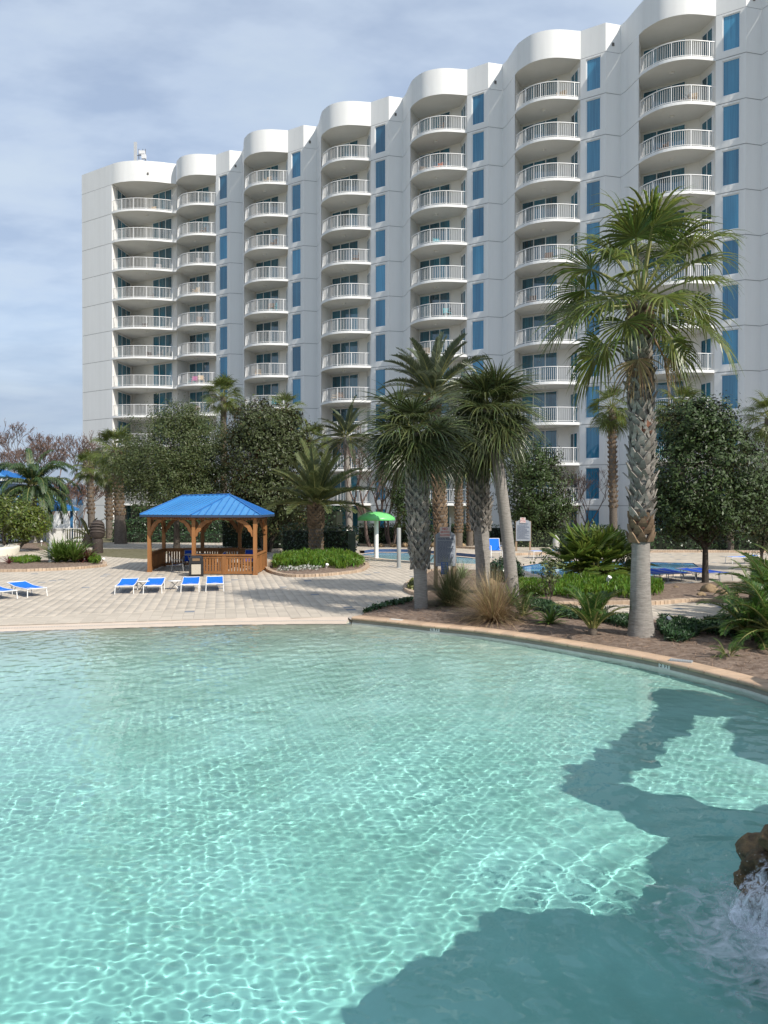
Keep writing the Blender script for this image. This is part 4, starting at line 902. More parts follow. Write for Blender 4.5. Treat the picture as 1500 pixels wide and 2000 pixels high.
# bare crepe myrtles
def bare_tree(label, px, Y, h, spread, seed, depth=6, r0=.10, pods=True, stems=4, m=twigm, name='crepe_myrtle', rmin=.008):
    t = palm_at(name, label, px, Y, cat='tree', group='leafless trees'); r = random.Random(seed); mb = MB(); tips = []
    def grow(p, d, L, rad, k):
        e = p + d * L; mid = p.lerp(e, .5) + Vector((r.uniform(-1, 1), r.uniform(-1, 1), 0)) * L * .05
        mb.tube([p, mid, e], [max(rad, rmin), max(rad * .85, rmin), max(rad * .7, rmin)], 5 if k > 3 else 3, caps=False)
        if k == 0: tips.append(e); return
        for i in range(3 if (k < 5 and r.random() < .62) else 2):
            dd = (d + Vector((r.gauss(0, .36), r.gauss(0, .36), r.uniform(.0, .28))) * (1 + spread * .2)).normalized(); grow(e, dd, L * r.uniform(.66, .86), rad * .66, k - 1)
    for s in range(stems):
        a = 6.28 * s / stems + r.random(); grow(Vector((math.cos(a) * .15, math.sin(a) * .15, -.1)), Vector((math.cos(a) * .35 * spread, math.sin(a) * .35 * spread, 1)).normalized(), h * .26, r0, depth)
    put('branches', mb.mesh('branches', m), t)
    if pods:
        g = np.random.default_rng(seed); C = np.array([tuple(x) for x in tips]); C = np.repeat(C, 2, 0) + g.normal(size=(len(C) * 2, 3)) * .10
        V, F = leaf_quads(C, g.normal(size=C.shape), .085, .6, g); put('seed_pods', npmesh('seed_pods', V, F, mat('seed_pod_' + str(seed), (.20, .095, .055), .8, island=.4)), t)
bare_tree('wide leafless reddish tree beyond the blue roofs', 84, 72, 10.2, 1.15, 71, 7, .13, stems=6, rmin=.019)
bare_tree('leafless reddish sapling left of the end wall', 150, 66, 5.0, .8, 72, 6, .06, rmin=.017)
bare_tree('small leafless pale tree before the right pier of the building', 1138, 50, 5.6, .75, 73, 6, .06, pods=False)
bare_tree('leafless pale tree between the date palm and sabal palm', 765, 49, 6.2, .55, 74, 6, .08, pods=False, stems=5)
bare_tree('leafless tree with thick pale trunk behind the mushroom fountain', 728, 47, 6.6, .5, 75, 6, .13, pods=False, stems=2)

# ---- hedges and shrubs
def hedge(label, pts, w, h, m, seed, leaf=.11, dens=150, name='hedge', cat='hedge', group=None, bumpy=.12, asp=.5):
    """clipped hedge along a plan line: dark core and a coat of leaves"""
    pts = [Vector((*p, 0)) for p in pts]; t = thing(name, label, cat, pts[0], group=group); g = np.random.default_rng(seed)
    L_ = [0]
    for p, q in zip(pts, pts[1:]): L_.append(L_[-1] + (q - p).length)
    mb = MB()
    for p, q in zip(pts, pts[1:]): mb.bar(p - pts[0] + Vector((0, 0, h * .45)), q - pts[0] + Vector((0, 0, h * .45)), w * .8, h * .84)
    put('shade_core', mb.mesh('shade_core', corem), t)
    n = int(dens * L_[-1] * (2 * h + w) / 1.0); s = g.uniform(-.06 * w, L_[-1] + .06 * w, n); per = 2 * h + w; c = g.uniform(0, per, n)
    side = np.where(c < h, -1, np.where(c < h + w, 0, 1)); off_ = np.where(side < 0, -w / 2, np.where(side > 0, w / 2, c - h - w / 2)); z = np.where(side < 0, c, np.where(side == 0, h, per - c))
    P_ = np.array([tuple(p) for p in pts]); sc_ = np.clip(s, 0, L_[-1]); X = np.interp(sc_, L_, P_[:, 0]); Y = np.interp(sc_, L_, P_[:, 1])
    seg = np.clip(np.searchsorted(L_, sc_, side='right') - 1, 0, len(pts) - 2); D = (P_[1:] - P_[:-1]); D = D / np.linalg.norm(D, axis=1, keepdims=True); d = D[seg]; nr = np.stack([-d[:, 1], d[:, 0], d[:, 2] * 0], 1)
    bump_ = np.array([mnoise.noise((a * 1.1, b * 1.1, cc * 1.1 + seed)) for a, b, cc in zip(X, Y, z)]) * bumpy
    endp = np.where(s < 0, s, np.where(s > L_[-1], s - L_[-1], 0))
    C = np.stack([X, Y, z], 1) + nr * (off_ + np.sign(off_) * bump_ * (side != 0))[:, None] + np.array([0, 0, 1]) * (bump_ * (side == 0))[:, None] + d * endp[:, None] + g.normal(size=(n, 3)) * .05
    C[:, 2] = np.maximum(.03, C[:, 2]); Nn = nr * side[:, None] + np.array([0, 0, 1]) * (side == 0)[:, None] + g.normal(size=(n, 3)) * .55 + np.array([0, 0, .25])
    V, F = leaf_quads(C - P_[0], Nn, leaf, asp, g); put('foliage', npmesh('foliage', V, F, m), t); return t
def gl(*pp): return [g2(*p) for p in pp]
hedge('clipped hedge behind the splash pool and rules sign', [(-1.6, 50.5), (6.8, 49.5)], 1.3, 1.25, hedgem, 81, dens=110, leaf=.14)
hedge('dark clipped hedge left of the mushroom fountain behind the date palm', [(-4.9, 39.2), (-1.6, 38.3)], 1.6, 1.45, viburn, 82, dens=130, bumpy=.3, leaf=.13)
hedge('clipped hedge left of the gazebo, two tiers high', [(-19.5, 56), (-9, 56)], 1.5, 1.5, hedgem, 83, dens=80, leaf=.16)
hedge('taller back tier of hedge left of the gazebo', [(-19.3, 59.5), (-8, 59.5)], 1.6, 2.6, hedgem, 84, dens=60, leaf=.17)
hedge('low shrub border at the foot of the fan palms', [(-18.5, 53), (-11, 52.5)], 1.2, .65, junip, 85, dens=80, leaf=.14, bumpy=.3)
hedge('dark shrubs in the shade behind the gazebo', [(-9.5, 46.5), (-2.6, 45)], 1.6, 2.5, viburn, 86, dens=70, leaf=.15, bumpy=.4)
hedge('pale green hedge right of the leaning sabal palm', [(7.5, 47.5), (14.5, 46.5)], 1.4, 1.0, mat('sage_hedge_leaf', (.075, .11, .04), .45, island=.4, trans=.15), 87, dens=100, leaf=.13, bumpy=.25)
hedge('hedge below the large magnolia at the far pool edge', [(15.0, 45), (27, 43.5)], 1.5, 1.2, hedgem, 88, dens=70, leaf=.15, bumpy=.25)
hedge('dark low wall of planting by the building foot', [(3, 54), (16, 52.5)], 1.0, 1.1, viburn, 89, dens=50, leaf=.17)
def ball(label, px, py, rx, rz, m, seed, leaf=.09, n=170, z=.05, name='round_shrub'):
    q = G(px, py, z); t = thing(name, label, 'shrub', (q.x, q.y, z)); me, C = foliage([(0, 0, rz * .9, rx, rx, rz)], n, 20, leaf, .55, seed, .13, .8, m, 'foliage', zmin=.02)
    mb = MB(); mb.lathe([(.02, 0), (rx * .6, .05), (rx * .8, rz * .8), (rx * .5, rz * 1.45), (.02, rz * 1.6)], 10); put('shade_core', mb.mesh('shade_core', corem), t); put('foliage', me, t)
ball('round clipped dark shrub between the smooth and the leaning palm', 986, 1138, .52, .42, viburn, 91)
ball('small round shrub right of the pale hedge', 1120, 1078, 1.0, .5, hedgem, 92, leaf=.13)
# ---- ground covers (nobody could count them)
def cover(label, poly, h, m, seed, dens, zfun, blade=.16, asp=.22, name='ground_cover', up=1.0, lumps=2.2):
    g = np.random.default_rng(seed); P_ = np.array(poly); x0, y0 = P_.min(0); x1, y1 = P_.max(0); n = int((x1 - x0) * (y1 - y0) * dens); X = g.uniform(x0, x1, n); Y = g.uniform(y0, y1, n); k = inpoly(X, Y, poly); X, Y = X[k], Y[k]; n = len(X)
    hv = np.array([.72 + .5 * mnoise.noise((a * lumps, b * lumps, seed)) for a, b in zip(X, Y)]) * h
    Zb = np.array([zfun(a, b) for a, b in zip(X, Y)]); z = Zb + hv * g.random(n) ** .45
    C = np.stack([X, Y, z], 1); Nn = g.normal(size=(n, 3)); Nn[:, 2] *= (1 - up) + .25
    T = g.normal(size=(n, 3)) * .55; T[:, 2] += up; Nn /= np.linalg.norm(Nn, axis=1, keepdims=True); T -= (T * Nn).sum(1, keepdims=True) * Nn; T /= np.linalg.norm(T, axis=1, keepdims=True); B = np.cross(Nn, T); s = (blade * g.uniform(.6, 1.3, n))[:, None]
    V = np.stack([C - T * s * .5, C + B * s * asp * .5, C + T * s * .5, C - B * s * asp * .5], 1).reshape(-1, 3)
    tag(put(name, npmesh(name, V, np.arange(n * 4).reshape(-1, 4), m)), label, kind='stuff')
def shrinkpx(pp): return [g2(*p) for p in pp]
cover('bright green foxtail fern spreading round the date palm', shrinkpx([(532, 1113), (560, 1117), (610, 1117), (665, 1117), (700, 1113), (712, 1106), (700, 1099), (650, 1092), (600, 1091), (555, 1097), (534, 1104)]), .42, foxm, 101, 520, zP, blade=.22)
cover('bright green foxtail fern in front of the fan palm bush', shrinkpx([(1000, 1163), (1030, 1176), (1090, 1174), (1120, 1178), (1190, 1174), (1240, 1178), (1296, 1170), (1290, 1156), (1200, 1148), (1100, 1152), (1040, 1152), (1010, 1146)]), .36, foxm, 102, 900, zR, blade=.18)
cover('dark creeping juniper left of the tall palm base', shrinkpx([(1035, 1200), (1100, 1219), (1160, 1226), (1232, 1240), (1236, 1222), (1180, 1214), (1110, 1203), (1060, 1186), (1030, 1184)]), .16, junip, 103, 2600, zI, blade=.12, up=.55)
cover('dark creeping juniper right of the tall palm base', shrinkpx([(1284, 1248), (1300, 1266), (1340, 1270), (1365, 1256), (1372, 1238), (1330, 1228), (1285, 1230)]), .22, junip, 104, 3200, zI, blade=.12, up=.5)
cover('dark low planting along the path at the right', shrinkpx([(1370, 1250), (1440, 1262), (1520, 1270), (1520, 1230), (1420, 1226), (1376, 1232)]), .2, junip, 105, 1500, zI, blade=.13, up=.5)
cover('green tufts at the left front of the left bed', shrinkpx([(15, 1103), (45, 1107), (80, 1104), (70, 1098), (30, 1098)]), .25, foxm, 106, 600, zL, blade=.2)
cover('pale green tuft at the right end of the left bed', shrinkpx([(172, 1104), (190, 1106), (198, 1101), (186, 1096), (174, 1098)]), .3, foxm, 107, 700, zL, blade=.2)
cover('white pansies edging the date palm bed', shrinkpx([(540, 1119), (580, 1122), (628, 1121), (628, 1116.5), (580, 1116), (545, 1114)]), .14, mat('white_petal', (.62, .60, .58), .6, (.05, .10, .03), scale=9, detail=1), 108, 300, zP, blade=.075, asp=.8, up=.2)
cover('dark leafy pansies along the edge of the island', shrinkpx([(706, 1202), (740, 1196), (780, 1190), (806, 1184), (806, 1176), (770, 1180), (720, 1192)]), .13, mat('pansy_leaf', (.03, .075, .025), .4, island=.4), 109, 900, zI, blade=.10, asp=.6, up=.2)
cover('white pansies dotting the edge of the island', shrinkpx([(712, 1199), (760, 1190), (796, 1184), (790, 1179), (740, 1188)]), .17, mat('cream_petal', (.60, .60, .52), .6), 110, 130, zI, blade=.075, asp=.9, up=.2)
cover('flowers in the corner by the first sabal palm', shrinkpx([(796, 1156), (810, 1158), (830, 1140), (815, 1134), (800, 1145)]), .18, mat('yellow_leaf', (.13, .14, .03), .5, island=.4), 111, 500, zI, blade=.12, asp=.6, up=.3)
# pine straw
g = np.random.default_rng(120); n = 16000; X = g.uniform(-1, 8, n); Y = g.uniform(6.5, 19, n); k = inpoly(X, Y, island) & (np.hypot(X - PX, Y - PY) > .33); X, Y = X[k], Y[k]
Zs = np.array([zI(a, b) for a, b in zip(X, Y)]) + g.uniform(.004, .03, len(X)); Nn = g.normal(size=(len(X), 3)) * .35; Nn[:, 2] += 1
V, F = leaf_quads(np.stack([X, Y, Zs], 1), Nn, .15, .045, g); tag(put('pine_needles', npmesh('pine_needles', V, F, mat('pine_needles', (.26, .17, .11), .8, island=.6))), 'loose brown pine needles on the island', kind='stuff')
# ---- grasses and small palms
def grass(label, px, py, h, n, m, seed, spread=.75, z=.12):
    q = G(px, py, z); t = thing('ornamental_grass', label, 'grass clump', (q.x, q.y, z - .05), group='arching grass clumps'); r = random.Random(seed); mb = MB()
    for i in range(n):
        a = r.uniform(0, 6.283); e = R(r.uniform(28, 88)); L_ = h * r.uniform(.6, 1.15); p = Vector((math.cos(a), math.sin(a), 0)) * r.uniform(0, .10); d = Vector((math.cos(a) * math.cos(e), math.sin(a) * math.cos(e), math.sin(e))); w = Vector((-math.sin(a), math.cos(a), 0)) * .0065; V = []; K_ = 5; dr = r.uniform(.10, .34) * spread
        for k in range(K_ + 1):
            ww = w * (1 - .85 * k / K_); V += [p - ww, p + ww]; d = (d + Vector((0, 0, -dr))).normalized(); p = p + d * (L_ / K_)
        mb.add(V, [(2 * k, 2 * k + 1, 2 * k + 3, 2 * k + 2) for k in range(K_)])
    put('blades', mb.mesh('blades', m), t)
gdry = mat('dry_grass_blade', (.34, .26, .14), .6, island=.45, trans=.25); ggr = mat('green_grass_blade', (.13, .14, .055), .6, island=.5, trans=.25)
grass('greenish arching grass clump between the first two sabal palms', 881, 1182, 1.15, 1500, ggr, 131)
grass('straw coloured arching grass clump in front of the leaning palm', 964, 1212, 1.12, 1700, gdry, 132)
def small_palm(label, px, py, S, n, sc_, seed, hi=82, lo=10, name='young_palm', z=.1, th=.18, cat='small palm', m=trunk_dark):
    q = G(px, py, z); t = thing(name, label, cat, (q.x, q.y, z - .04)); mb = MB(); mb.lathe([(.11 * sc_, 0), (.12 * sc_, th * .5), (.07 * sc_, th)], 9); put('trunk', mb.mesh('trunk', m), t); crown(t, S, (0, 0, th), n, sc_, hi=hi, lo=lo, seed=seed, spreadz=.06); return t
small_palm('young feathery palm with brown base left of the tall palm', 1158, 1240, FERN, 20, .74, 141, hi=88, lo=46, th=.22)
small_palm('tiny yellowish palm in the mulch at the right', 1422, 1284, FERN, 10, .30, 142, hi=80, lo=10, th=.1)
for i, (px, py, s_, lab, n_) in enumerate([(1462, 1252, .9, 'arching palm whose long frond reaches left over the path', 17), (1512, 1262, .95, 'dark bushy palm at the right edge beside the mulch', 26), (1560, 1240, 1.3, 'big bushy palm beyond the right edge', 26), (1512, 1205, 1.15, 'bright spreading palm at the right edge behind the path', 30), (1560, 1195, 1.5, 'tall arching palm just outside the right edge', 26), (1470, 1175, .8, 'yellow-green palm clump below the wispy tree', 20)]):
    small_palm(lab, px, py, FERN, n_, s_, 150 + i, hi=84, lo=2, th=.25 + .1 * (i % 2))
small_palm('broad-leaved plant with yellow stems beside the straw grass', 1020, 1205, FERN, 16, .5, 160, hi=80, lo=8, th=.08, name='leafy_plant', cat='plant')
# the big fan palm bush by the blue pool
q = G(1163, 1136, .1); t = thing('fan_palm_bush', 'wide sunny fan palm bush in front of the blue pool', 'palm bush', (q.x, q.y, .08)); r = random.Random(9)
BUSH = make_set('fan', 'bush_frond', (80, 60, 40, 20, 5), 2, mat('sunny_fan_leaf', (.11, .165, .03), .36, island=.3, trans=.38), Lp=.80, Rb=.70, nseg=26, spread=140, split=.76, droop=.12, fold=.10, pdroop=.12)
for sx, sy in ((0, 0), (.45, .1), (-.45, -.1), (.15, .4)):
    mb = MB(); mb.lathe([(.09, 0), (.08, .3), (.05, .45)], 8); put('stem', mb.mesh('stem', trunk_dark), t, (sx, sy, 0)); crown(t, BUSH, (sx, sy, .4), 17, 1.05, hi=84, lo=2, seed=int(170 + sx * 10), spreadz=.1)
def spiky(label, px, py, n, L_, w, m, seed, z=.08, cat='plant', name='yucca_plant', lo=15, hi=85, droop=.08):
    q = G(px, py, z); t = thing(name, label, cat, (q.x, q.y, z - .03)); r = random.Random(seed)
    ms = []
    for v_ in range(3):
        mb = MB(); d = Vector((1, 0, 0)); p = Vector((.02, 0, 0)); V = []
        for k in range(6):
            ww = w * [.7, 1, .95, .75, .45, .04][k]; V += [p + Vector((0, -ww, ww * .4)), p, p + Vector((0, ww, ww * .4))]; d = (d + Vector((0, 0, -droop * (1 + v_ * .6)))).normalized(); p = p + d * L_ / 5
        mb.add(V, [(3 * k + j, 3 * k + j + 1, 3 * k + j + 4, 3 * k + j + 3) for k in range(5) for j in (0, 1)]); ms.append(mb.mesh('leaf', m))
    for i in range(n):
        e = R(hi + (lo - hi) * i / n + r.uniform(-6, 6)); put('leaf', r.choice(ms), t, (0, 0, .06), (0, -e, i * 2.4), r.uniform(.8, 1.1))
    return t
yuc = mat('pale_yucca_leaf', (.25, .31, .16), .45, island=.2, trans=.15)
spiky('pale striped yucca between the rules sign and the middle sabal palm', 903, 1132, 44, .62, .022, yuc, 181)
bam = mat('bush_green_leaf', (.10, .17, .03), .45, objvar=.35, trans=.3); redl = mat('maroon_leaf', (.15, .045, .04), .5, objvar=.3, trans=.2)
for i, (px, dy) in enumerate([(112, 0), (128, .4), (146, .1)]):
    spiky(['leafy green shrub beside the little garden statue', 'tall leafy green shrub in the left bed, middle of three', 'leafy green shrub next to the maroon plants'][i], px, 1100 - dy, 90, 1.25, .035, bam, 190 + i, name='leafy_shrub', cat='shrub', lo=38, hi=90, droop=.10)
for i, px in enumerate((158, 172)): spiky(['maroon leaved plant beside the green shrubs', 'maroon leaved plant at the right end of the left bed'][i], px, 1099, 40, .8, .03, redl, 195 + i, name='maroon_plant', lo=30, hi=88, droop=.12)
spiky('small reddish twiggy plant at the left of the left bed', 18, 1104, 24, .5, .02, redl, 198, name='maroon_plant', lo=25)
cyc = make_set('feather', 'cycad_frond', (60, 35, 12), 2, mat('dark_cycad_leaf', (.018, .035, .015), .4, island=.3), L=1.5, npair=36, ll=.16, droop=55, vee=.3, ldroop=.05)
q = G(172, 1068, 0); t = thing('cycad', 'dark cycad with arching feather leaves behind the left bed', 'cycad', (q.x, q.y, 0)); mb = MB(); mb.lathe([(.28, 0), (.32, .4), (.2, .8)], 9); put('trunk', mb.mesh('trunk', trunk_dark), t); crown(t, cyc, (0, 0, .75), 20, 1.0, hi=70, lo=5, seed=3)
q = G(1072, 1172, .1); t = thing('young_bush', 'thin open bush with small round leaves by the blue pool', 'bush', (q.x, q.y, .08)); me, C = foliage([(0, 0, .75, .42, .42, .62)], 60, 9, .075, .8, 77, .12, .1, mat('open_bush_leaf', (.12, .15, .06), .5, island=.4, trans=.2), 'foliage', zmin=.1); limbs(t, C, 0, .25, .018, bark, 22, 7, 2, .05); put('foliage', me, t)
spiky('dark strappy plant at the foot of the leaning sabal palm', 1000, 1186, 40, .6, .03, bam, 177, name='strappy_plant', lo=20)
spiky('low strappy green plant between the straw grass and young palm', 1075, 1222, 36, .45, .028, bam, 178, name='strappy_plant', lo=15)
# ---------------------------------------------------------------- gazebo
cedar = mat('stained_cedar', (.34, .155, .055), .6, (.23, .10, .037), scale=5, detail=7, stretch=(1, 1, .12), objvar=.14, spec=.3)
cedar_d = mat('stained_cedar_beam', (.30, .135, .05), .6, (.20, .09, .034), scale=5, detail=6, spec=.3)
roofb = mat('blue_metal_roof', (.06, .25, .53), .42, (.048, .215, .47), scale=1.5, spec=.5)
roofs = mat('blue_roof_seam', (.03, .15, .40), .4)
fascia_m = mat('fascia_dark_blue', (.03, .06, .12), .5)
gz = thing('gazebo', 'wooden gazebo with blue standing-seam metal roof and railed sides', 'gazebo', (-7.0, 30.4, 0))
GP = [Vector((x + 7.0, y - 30.4, 0)) for x, y in ((-9.0, 29.5), (-7.03, 28.42), (-4.74, 28.28), (-4.76, 30.8), (-6.1, 32.5), (-7.7, 32.6), (-9.25, 32.3))]
PH = 2.12; cen = sum(GP, Vector()) / len(GP)
mb = MB(); mb.box((0, 0, PH / 2), (.13, .13, PH)); mb.box((0, 0, PH - .05), (.17, .17, .05)); mb.box((0, 0, .03), (.16, .16, .06)); post_m = mb.mesh('post', cedar)
for p in GP: put('post', post_m, gz, p)
n = len(GP)
bprof = [(0, 0), (.10, 0), (.12, .10), (.20, .20), (.24, .34), (.36, .40), (.48, .50), (.56, .60), (.56, .64), (0, .64)]
bprof = [(.0, -.42), (.06, -.42), (.085, -.28), (.17, -.20), (.19, -.12), (.27, -.10), (.34, -.04), (.50, -.035), (.56, 0), (0, 0)]
mb = MB(); V = [(x, -.035, z) for x, z in bprof] + [(x, .035, z) for x, z in bprof]; k = len(bprof)
# a scroll-cut bracket: outer diagonal kept solid
arc = [(.0, -.62), (.05, -.62), (.09, -.48), (.12, -.42), (.20, -.36), (.22, -.28), (.30, -.22), (.36, -.15), (.48, -.12), (.54, -.05), (.62, -.04), (.62, 0), (.42, 0), (.20, -.10), (.10, -.24), (0, -.42)]
mb = MB()
for i in range(len(arc)): pass
outer = [(.0, -.62), (.06, -.60), (.10, -.47), (.19, -.40), (.22, -.30), (.32, -.23), (.38, -.14), (.50, -.10), (.62, -.05), (.62, 0)]
inner = [(.0, -.40), (.03, -.36), (.06, -.30), (.09, -.25), (.12, -.20), (.17, -.15), (.22, -.10), (.30, -.05), (.40, -.0), (.50, .0)]
for y, s in ((-.04, 1), (.04, -1)):
    V = [(x, y, z) for x, z in outer] + [(x, y, z) for x, z in inner]; m_ = len(outer)
    F = [(i, i + 1, m_ + i + 1, m_ + i) for i in range(m_ - 1)]; mb.add(V, F if s > 0 else [f[::-1] for f in F])
for ln, fl in ((outer, False), (inner, True)):
    V = [(x, -.04, z) for x, z in ln] + [(x, .04, z) for x, z in ln]; F = [(i, len(ln) + i, len(ln) + i + 1, i + 1) for i in range(len(ln) - 1)]; mb.add(V, [f[::-1] for f in F] if fl else F)
brace_m = mb.mesh('brace', cedar)
open_side = 0
slat_ms = {}
mb = MB(); mb.box((0, 0, .30), (.075, .022, .50)); slat_m = mb.mesh('slat', cedar)
for i in range(n):
    p, q_ = GP[i], GP[(i + 1) % n]; d = (q_ - p); Ls = d.length; d.normalize(); a = math.atan2(d.y, d.x)
    mb = MB(); mb.bar(p + Vector((0, 0, PH + .06)), q_ + Vector((0, 0, PH + .06)), .11, .12)
    put('beam', mb.mesh('beam', cedar_d), gz)
    mb = MB(); nv = int(Ls / .085)
    for j in range(nv): r_ = p.lerp(q_, (j + .5) / nv); mb.box((r_.x, r_.y, PH - .04), (.05, .02, .07), rz=a)
    mb.bar(p + Vector((0, 0, PH - .085)), q_ + Vector((0, 0, PH - .085)), .03, .03); put('valance', mb.mesh('valance', cedar_d), gz)
    put('brace', brace_m, gz, p + Vector((0, 0, PH - .10)) + d * .065, (0, 0, a)); put('brace', brace_m, gz, q_ + Vector((0, 0, PH - .10)) - d * .065, (0, 0, a + math.pi))
    if i == open_side: continue
    rp = tag(put('railing', None, gz, p, (0, 0, a)), None) if False else bpy.data.objects.new('railing', None); link(rp, gz) if rp.name not in COL.objects else None
    rp.location = p; rp.rotation_euler = (0, 0, a)
    mb = MB()
    for z, hh, w in ((.735, .045, .14), (.66, .10, .05), (.085, .10, .05)): mb.box((Ls / 2, 0, z), (Ls - .10, w, hh))
    mb.box((Ls / 2, -.01, .37), (.15, .07, .70)); put('rail', mb.mesh('rail', cedar), rp)
    ns_ = int((Ls - .2) / .105)
    for j in range(ns_):
        x = .12 + (Ls - .24) * (j + .5) / ns_
        if abs(x - Ls / 2) > .09: put('slat', slat_m, rp, (x, 0, .075))
EAV = [cen + (p - cen) * 1.0 + (p - cen).normalized() * .36 for p in GP]; EZ = 2.21
EAV = [Vector((p.x, p.y, EZ)) for p in EAV]
R1 = P(357, 968.5, 30.9) - Vector(gz.location); R2 = P(448, 966, 30.3) - Vector(gz.location)
faces = [(0, 1, 'q'), (1, 2, 't2'), (2, 3, 't2'), (3, 4, 't2'), (4, 5, 'q2'), (5, 6, 't1'), (6, 0, 't1')]
for i, j, k in faces:
    a, b = EAV[i], EAV[j]
    poly = {'q': [a, b, R2, R1], 't2': [a, b, R2], 't1': [a, b, R1], 'q2': [a, b, R1, R2]}[k]
    mb = MB(); nrm = (poly[1] - poly[0]).cross(poly[2] - poly[0]).normalized()
    V = poly + [p - nrm * .04 for p in poly]; m_ = len(poly)
    if m_ == 4: mb.add(V, [(0, 1, 2), (0, 2, 3), (6, 5, 4), (7, 6, 4)])
    else: mb.add(V, [(0, 1, 2), (5, 4, 3)])
    rpn = put('roof_panel', mb.mesh('roof_panel', roofb), gz)
    sm = MB(); e = b - a; Le = e.length; cnt = max(3, int(Le / .235))
    for t_ in range(1, cnt):
        f = t_ / cnt; s0 = a.lerp(b, f)
        if k[0] == 'q':
            top = [R1, R2] if k == 'q' else [R2, R1]; s1 = top[0].lerp(top[1], f)
        else:
            apex = R2 if k == 't2' else R1; fr = (apex - a).dot(e) / e.dot(e); up = apex - (a + e * fr)
            s1 = s0 + up * (f / fr if f < fr else (1 - f) / (1 - fr))
        sm.bar(s0 + nrm * .012, s1 + nrm * .012, .022, .035)
    put('roof_seam', sm.mesh('roof_seam', roofs if k != 'q' else roofb), rpn)
    mb = MB(); mb.bar(a - Vector((0, 0, .045)), b - Vector((0, 0, .045)), .03, .085); put('fascia', mb.mesh('fascia', fascia_m), gz)
mb = MB(); mb.bar(R1 + Vector((0, 0, .02)), R2 + Vector((0, 0, .02)), .12, .045)
for i, r_ in ((0, R1), (1, R2), (2, R2), (3, R2), (4, R2), (5, R1), (6, R1)): mb.bar(EAV[i] + Vector((0, 0, .015)), r_ + Vector((0, 0, .015)), .055, .04)
put('ridge_cap', mb.mesh('ridge_cap', roofs), gz)

# ---------------------------------------------------------------- furniture of the deck
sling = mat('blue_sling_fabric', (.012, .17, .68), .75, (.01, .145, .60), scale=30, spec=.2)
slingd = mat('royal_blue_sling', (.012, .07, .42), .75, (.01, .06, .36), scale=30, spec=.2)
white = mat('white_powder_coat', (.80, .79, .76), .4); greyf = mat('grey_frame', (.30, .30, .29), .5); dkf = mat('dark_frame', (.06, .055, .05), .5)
def lounger(label, foot, head, w=.50, h=.235, head_z=.31, fm=white, sm=sling, group=None, name='sun_lounger'):
    """foot and head: centres of the two ends at ground level"""
    f, hd = Vector((*foot, 0)), Vector((*head, 0)); L_ = (hd - f).length; a = math.atan2(hd.y - f.y, hd.x - f.x)
    t = thing(name, label, 'sun lounger', f, a, group)
    prof = [(0, h), (L_ * .35, h - .005), (L_ * .62, h + .005), (L_, head_z)]
    mb = MB(); r_ = .014
    for s in (-1, 1):
        mb.tube([(-.025, s * w / 2, h - .02)] + [(x, s * w / 2, z) for x, z in prof], r_, 6)
    mb.tube([(0, -w / 2, h), (0, w / 2, h)], r_, 6); mb.tube([(L_, -w / 2, head_z), (L_, w / 2, head_z)], r_, 6)
    mb.tube([(L_ * .3, -w / 2, h - .02), (L_ * .3, w / 2, h - .02)], r_ * .8, 5); put('frame', mb.mesh('frame', fm), t)
    mb = MB(); V = []; K_ = 10
    for i in range(K_ + 1):
        x = L_ * i / K_; z = np.interp(x, [p[0] for p in prof], [p[1] for p in prof])
        for j in range(5): yy = (j / 4 - .5) * (w - .02); V.append((x, yy, z + .006 - .016 * (1 - (2 * j / 4 - 1) ** 2)))
    F = [(i * 5 + j, (i + 1) * 5 + j, (i + 1) * 5 + j + 1, i * 5 + j + 1) for i in range(K_) for j in range(4)]; mb.add(V, [f_[::-1] for f_ in F], True); put('sling', mb.mesh('sling', sm), t)
    for x, zt in ((.01, h), (L_ * .72, h + .03)):
        for s in (-1, 1):
            mb = MB(); mb.tube([(x, s * w / 2, zt - .01), (x - .03, s * (w / 2 + .012), 0)], .014, 6); put('leg', mb.mesh('leg', fm), t)
    mb = MB(); mb.tube([(L_ * .62, -w / 2 + .03, h - .02), (L_ * .68, -w / 2 + .03, .12), (L_ * .78, -w / 2 + .03, .11), (L_ * .86, -w / 2 + .03, h + .03)], .009, 5)
    mb.tube([(L_ * .62, w / 2 - .03, h - .02), (L_ * .68, w / 2 - .03, .12), (L_ * .78, w / 2 - .03, .11), (L_ * .86, w / 2 - .03, h + .03)], .009, 5); put('backrest_bracket', mb.mesh('backrest_bracket', dkf), t)
    return t
labs = ['leftmost of the four blue sun loungers in a row before the gazebo', 'second blue sun lounger from the left before the gazebo, between two side tables', 'third blue sun lounger in the row before the gazebo, below the litter bin', 'rightmost blue sun lounger of the row before the gazebo']
for (px, py), lab in zip(((242.7, 1160.5), (298, 1159.5), (371, 1157), (419.5, 1155.5)), labs):
    p = g2(px, py); lounger(lab, p, (p[0] - .33, p[1] + 1.52), group='blue sun loungers on the deck')
p = g2(71, 1166); lounger('blue sun lounger seen from the side at the left, whole in view', (p[0], p[1] + .05), (p[0] - 1.12, p[1] + 1.15), group='blue sun loungers on the deck', w=.52)
p = g2(8, 1172); lounger('blue sun lounger cut off by the left edge', (p[0] + .05, p[1] + .05), (p[0] - 1.12, p[1] + 1.15), group='blue sun loungers on the deck', w=.52)
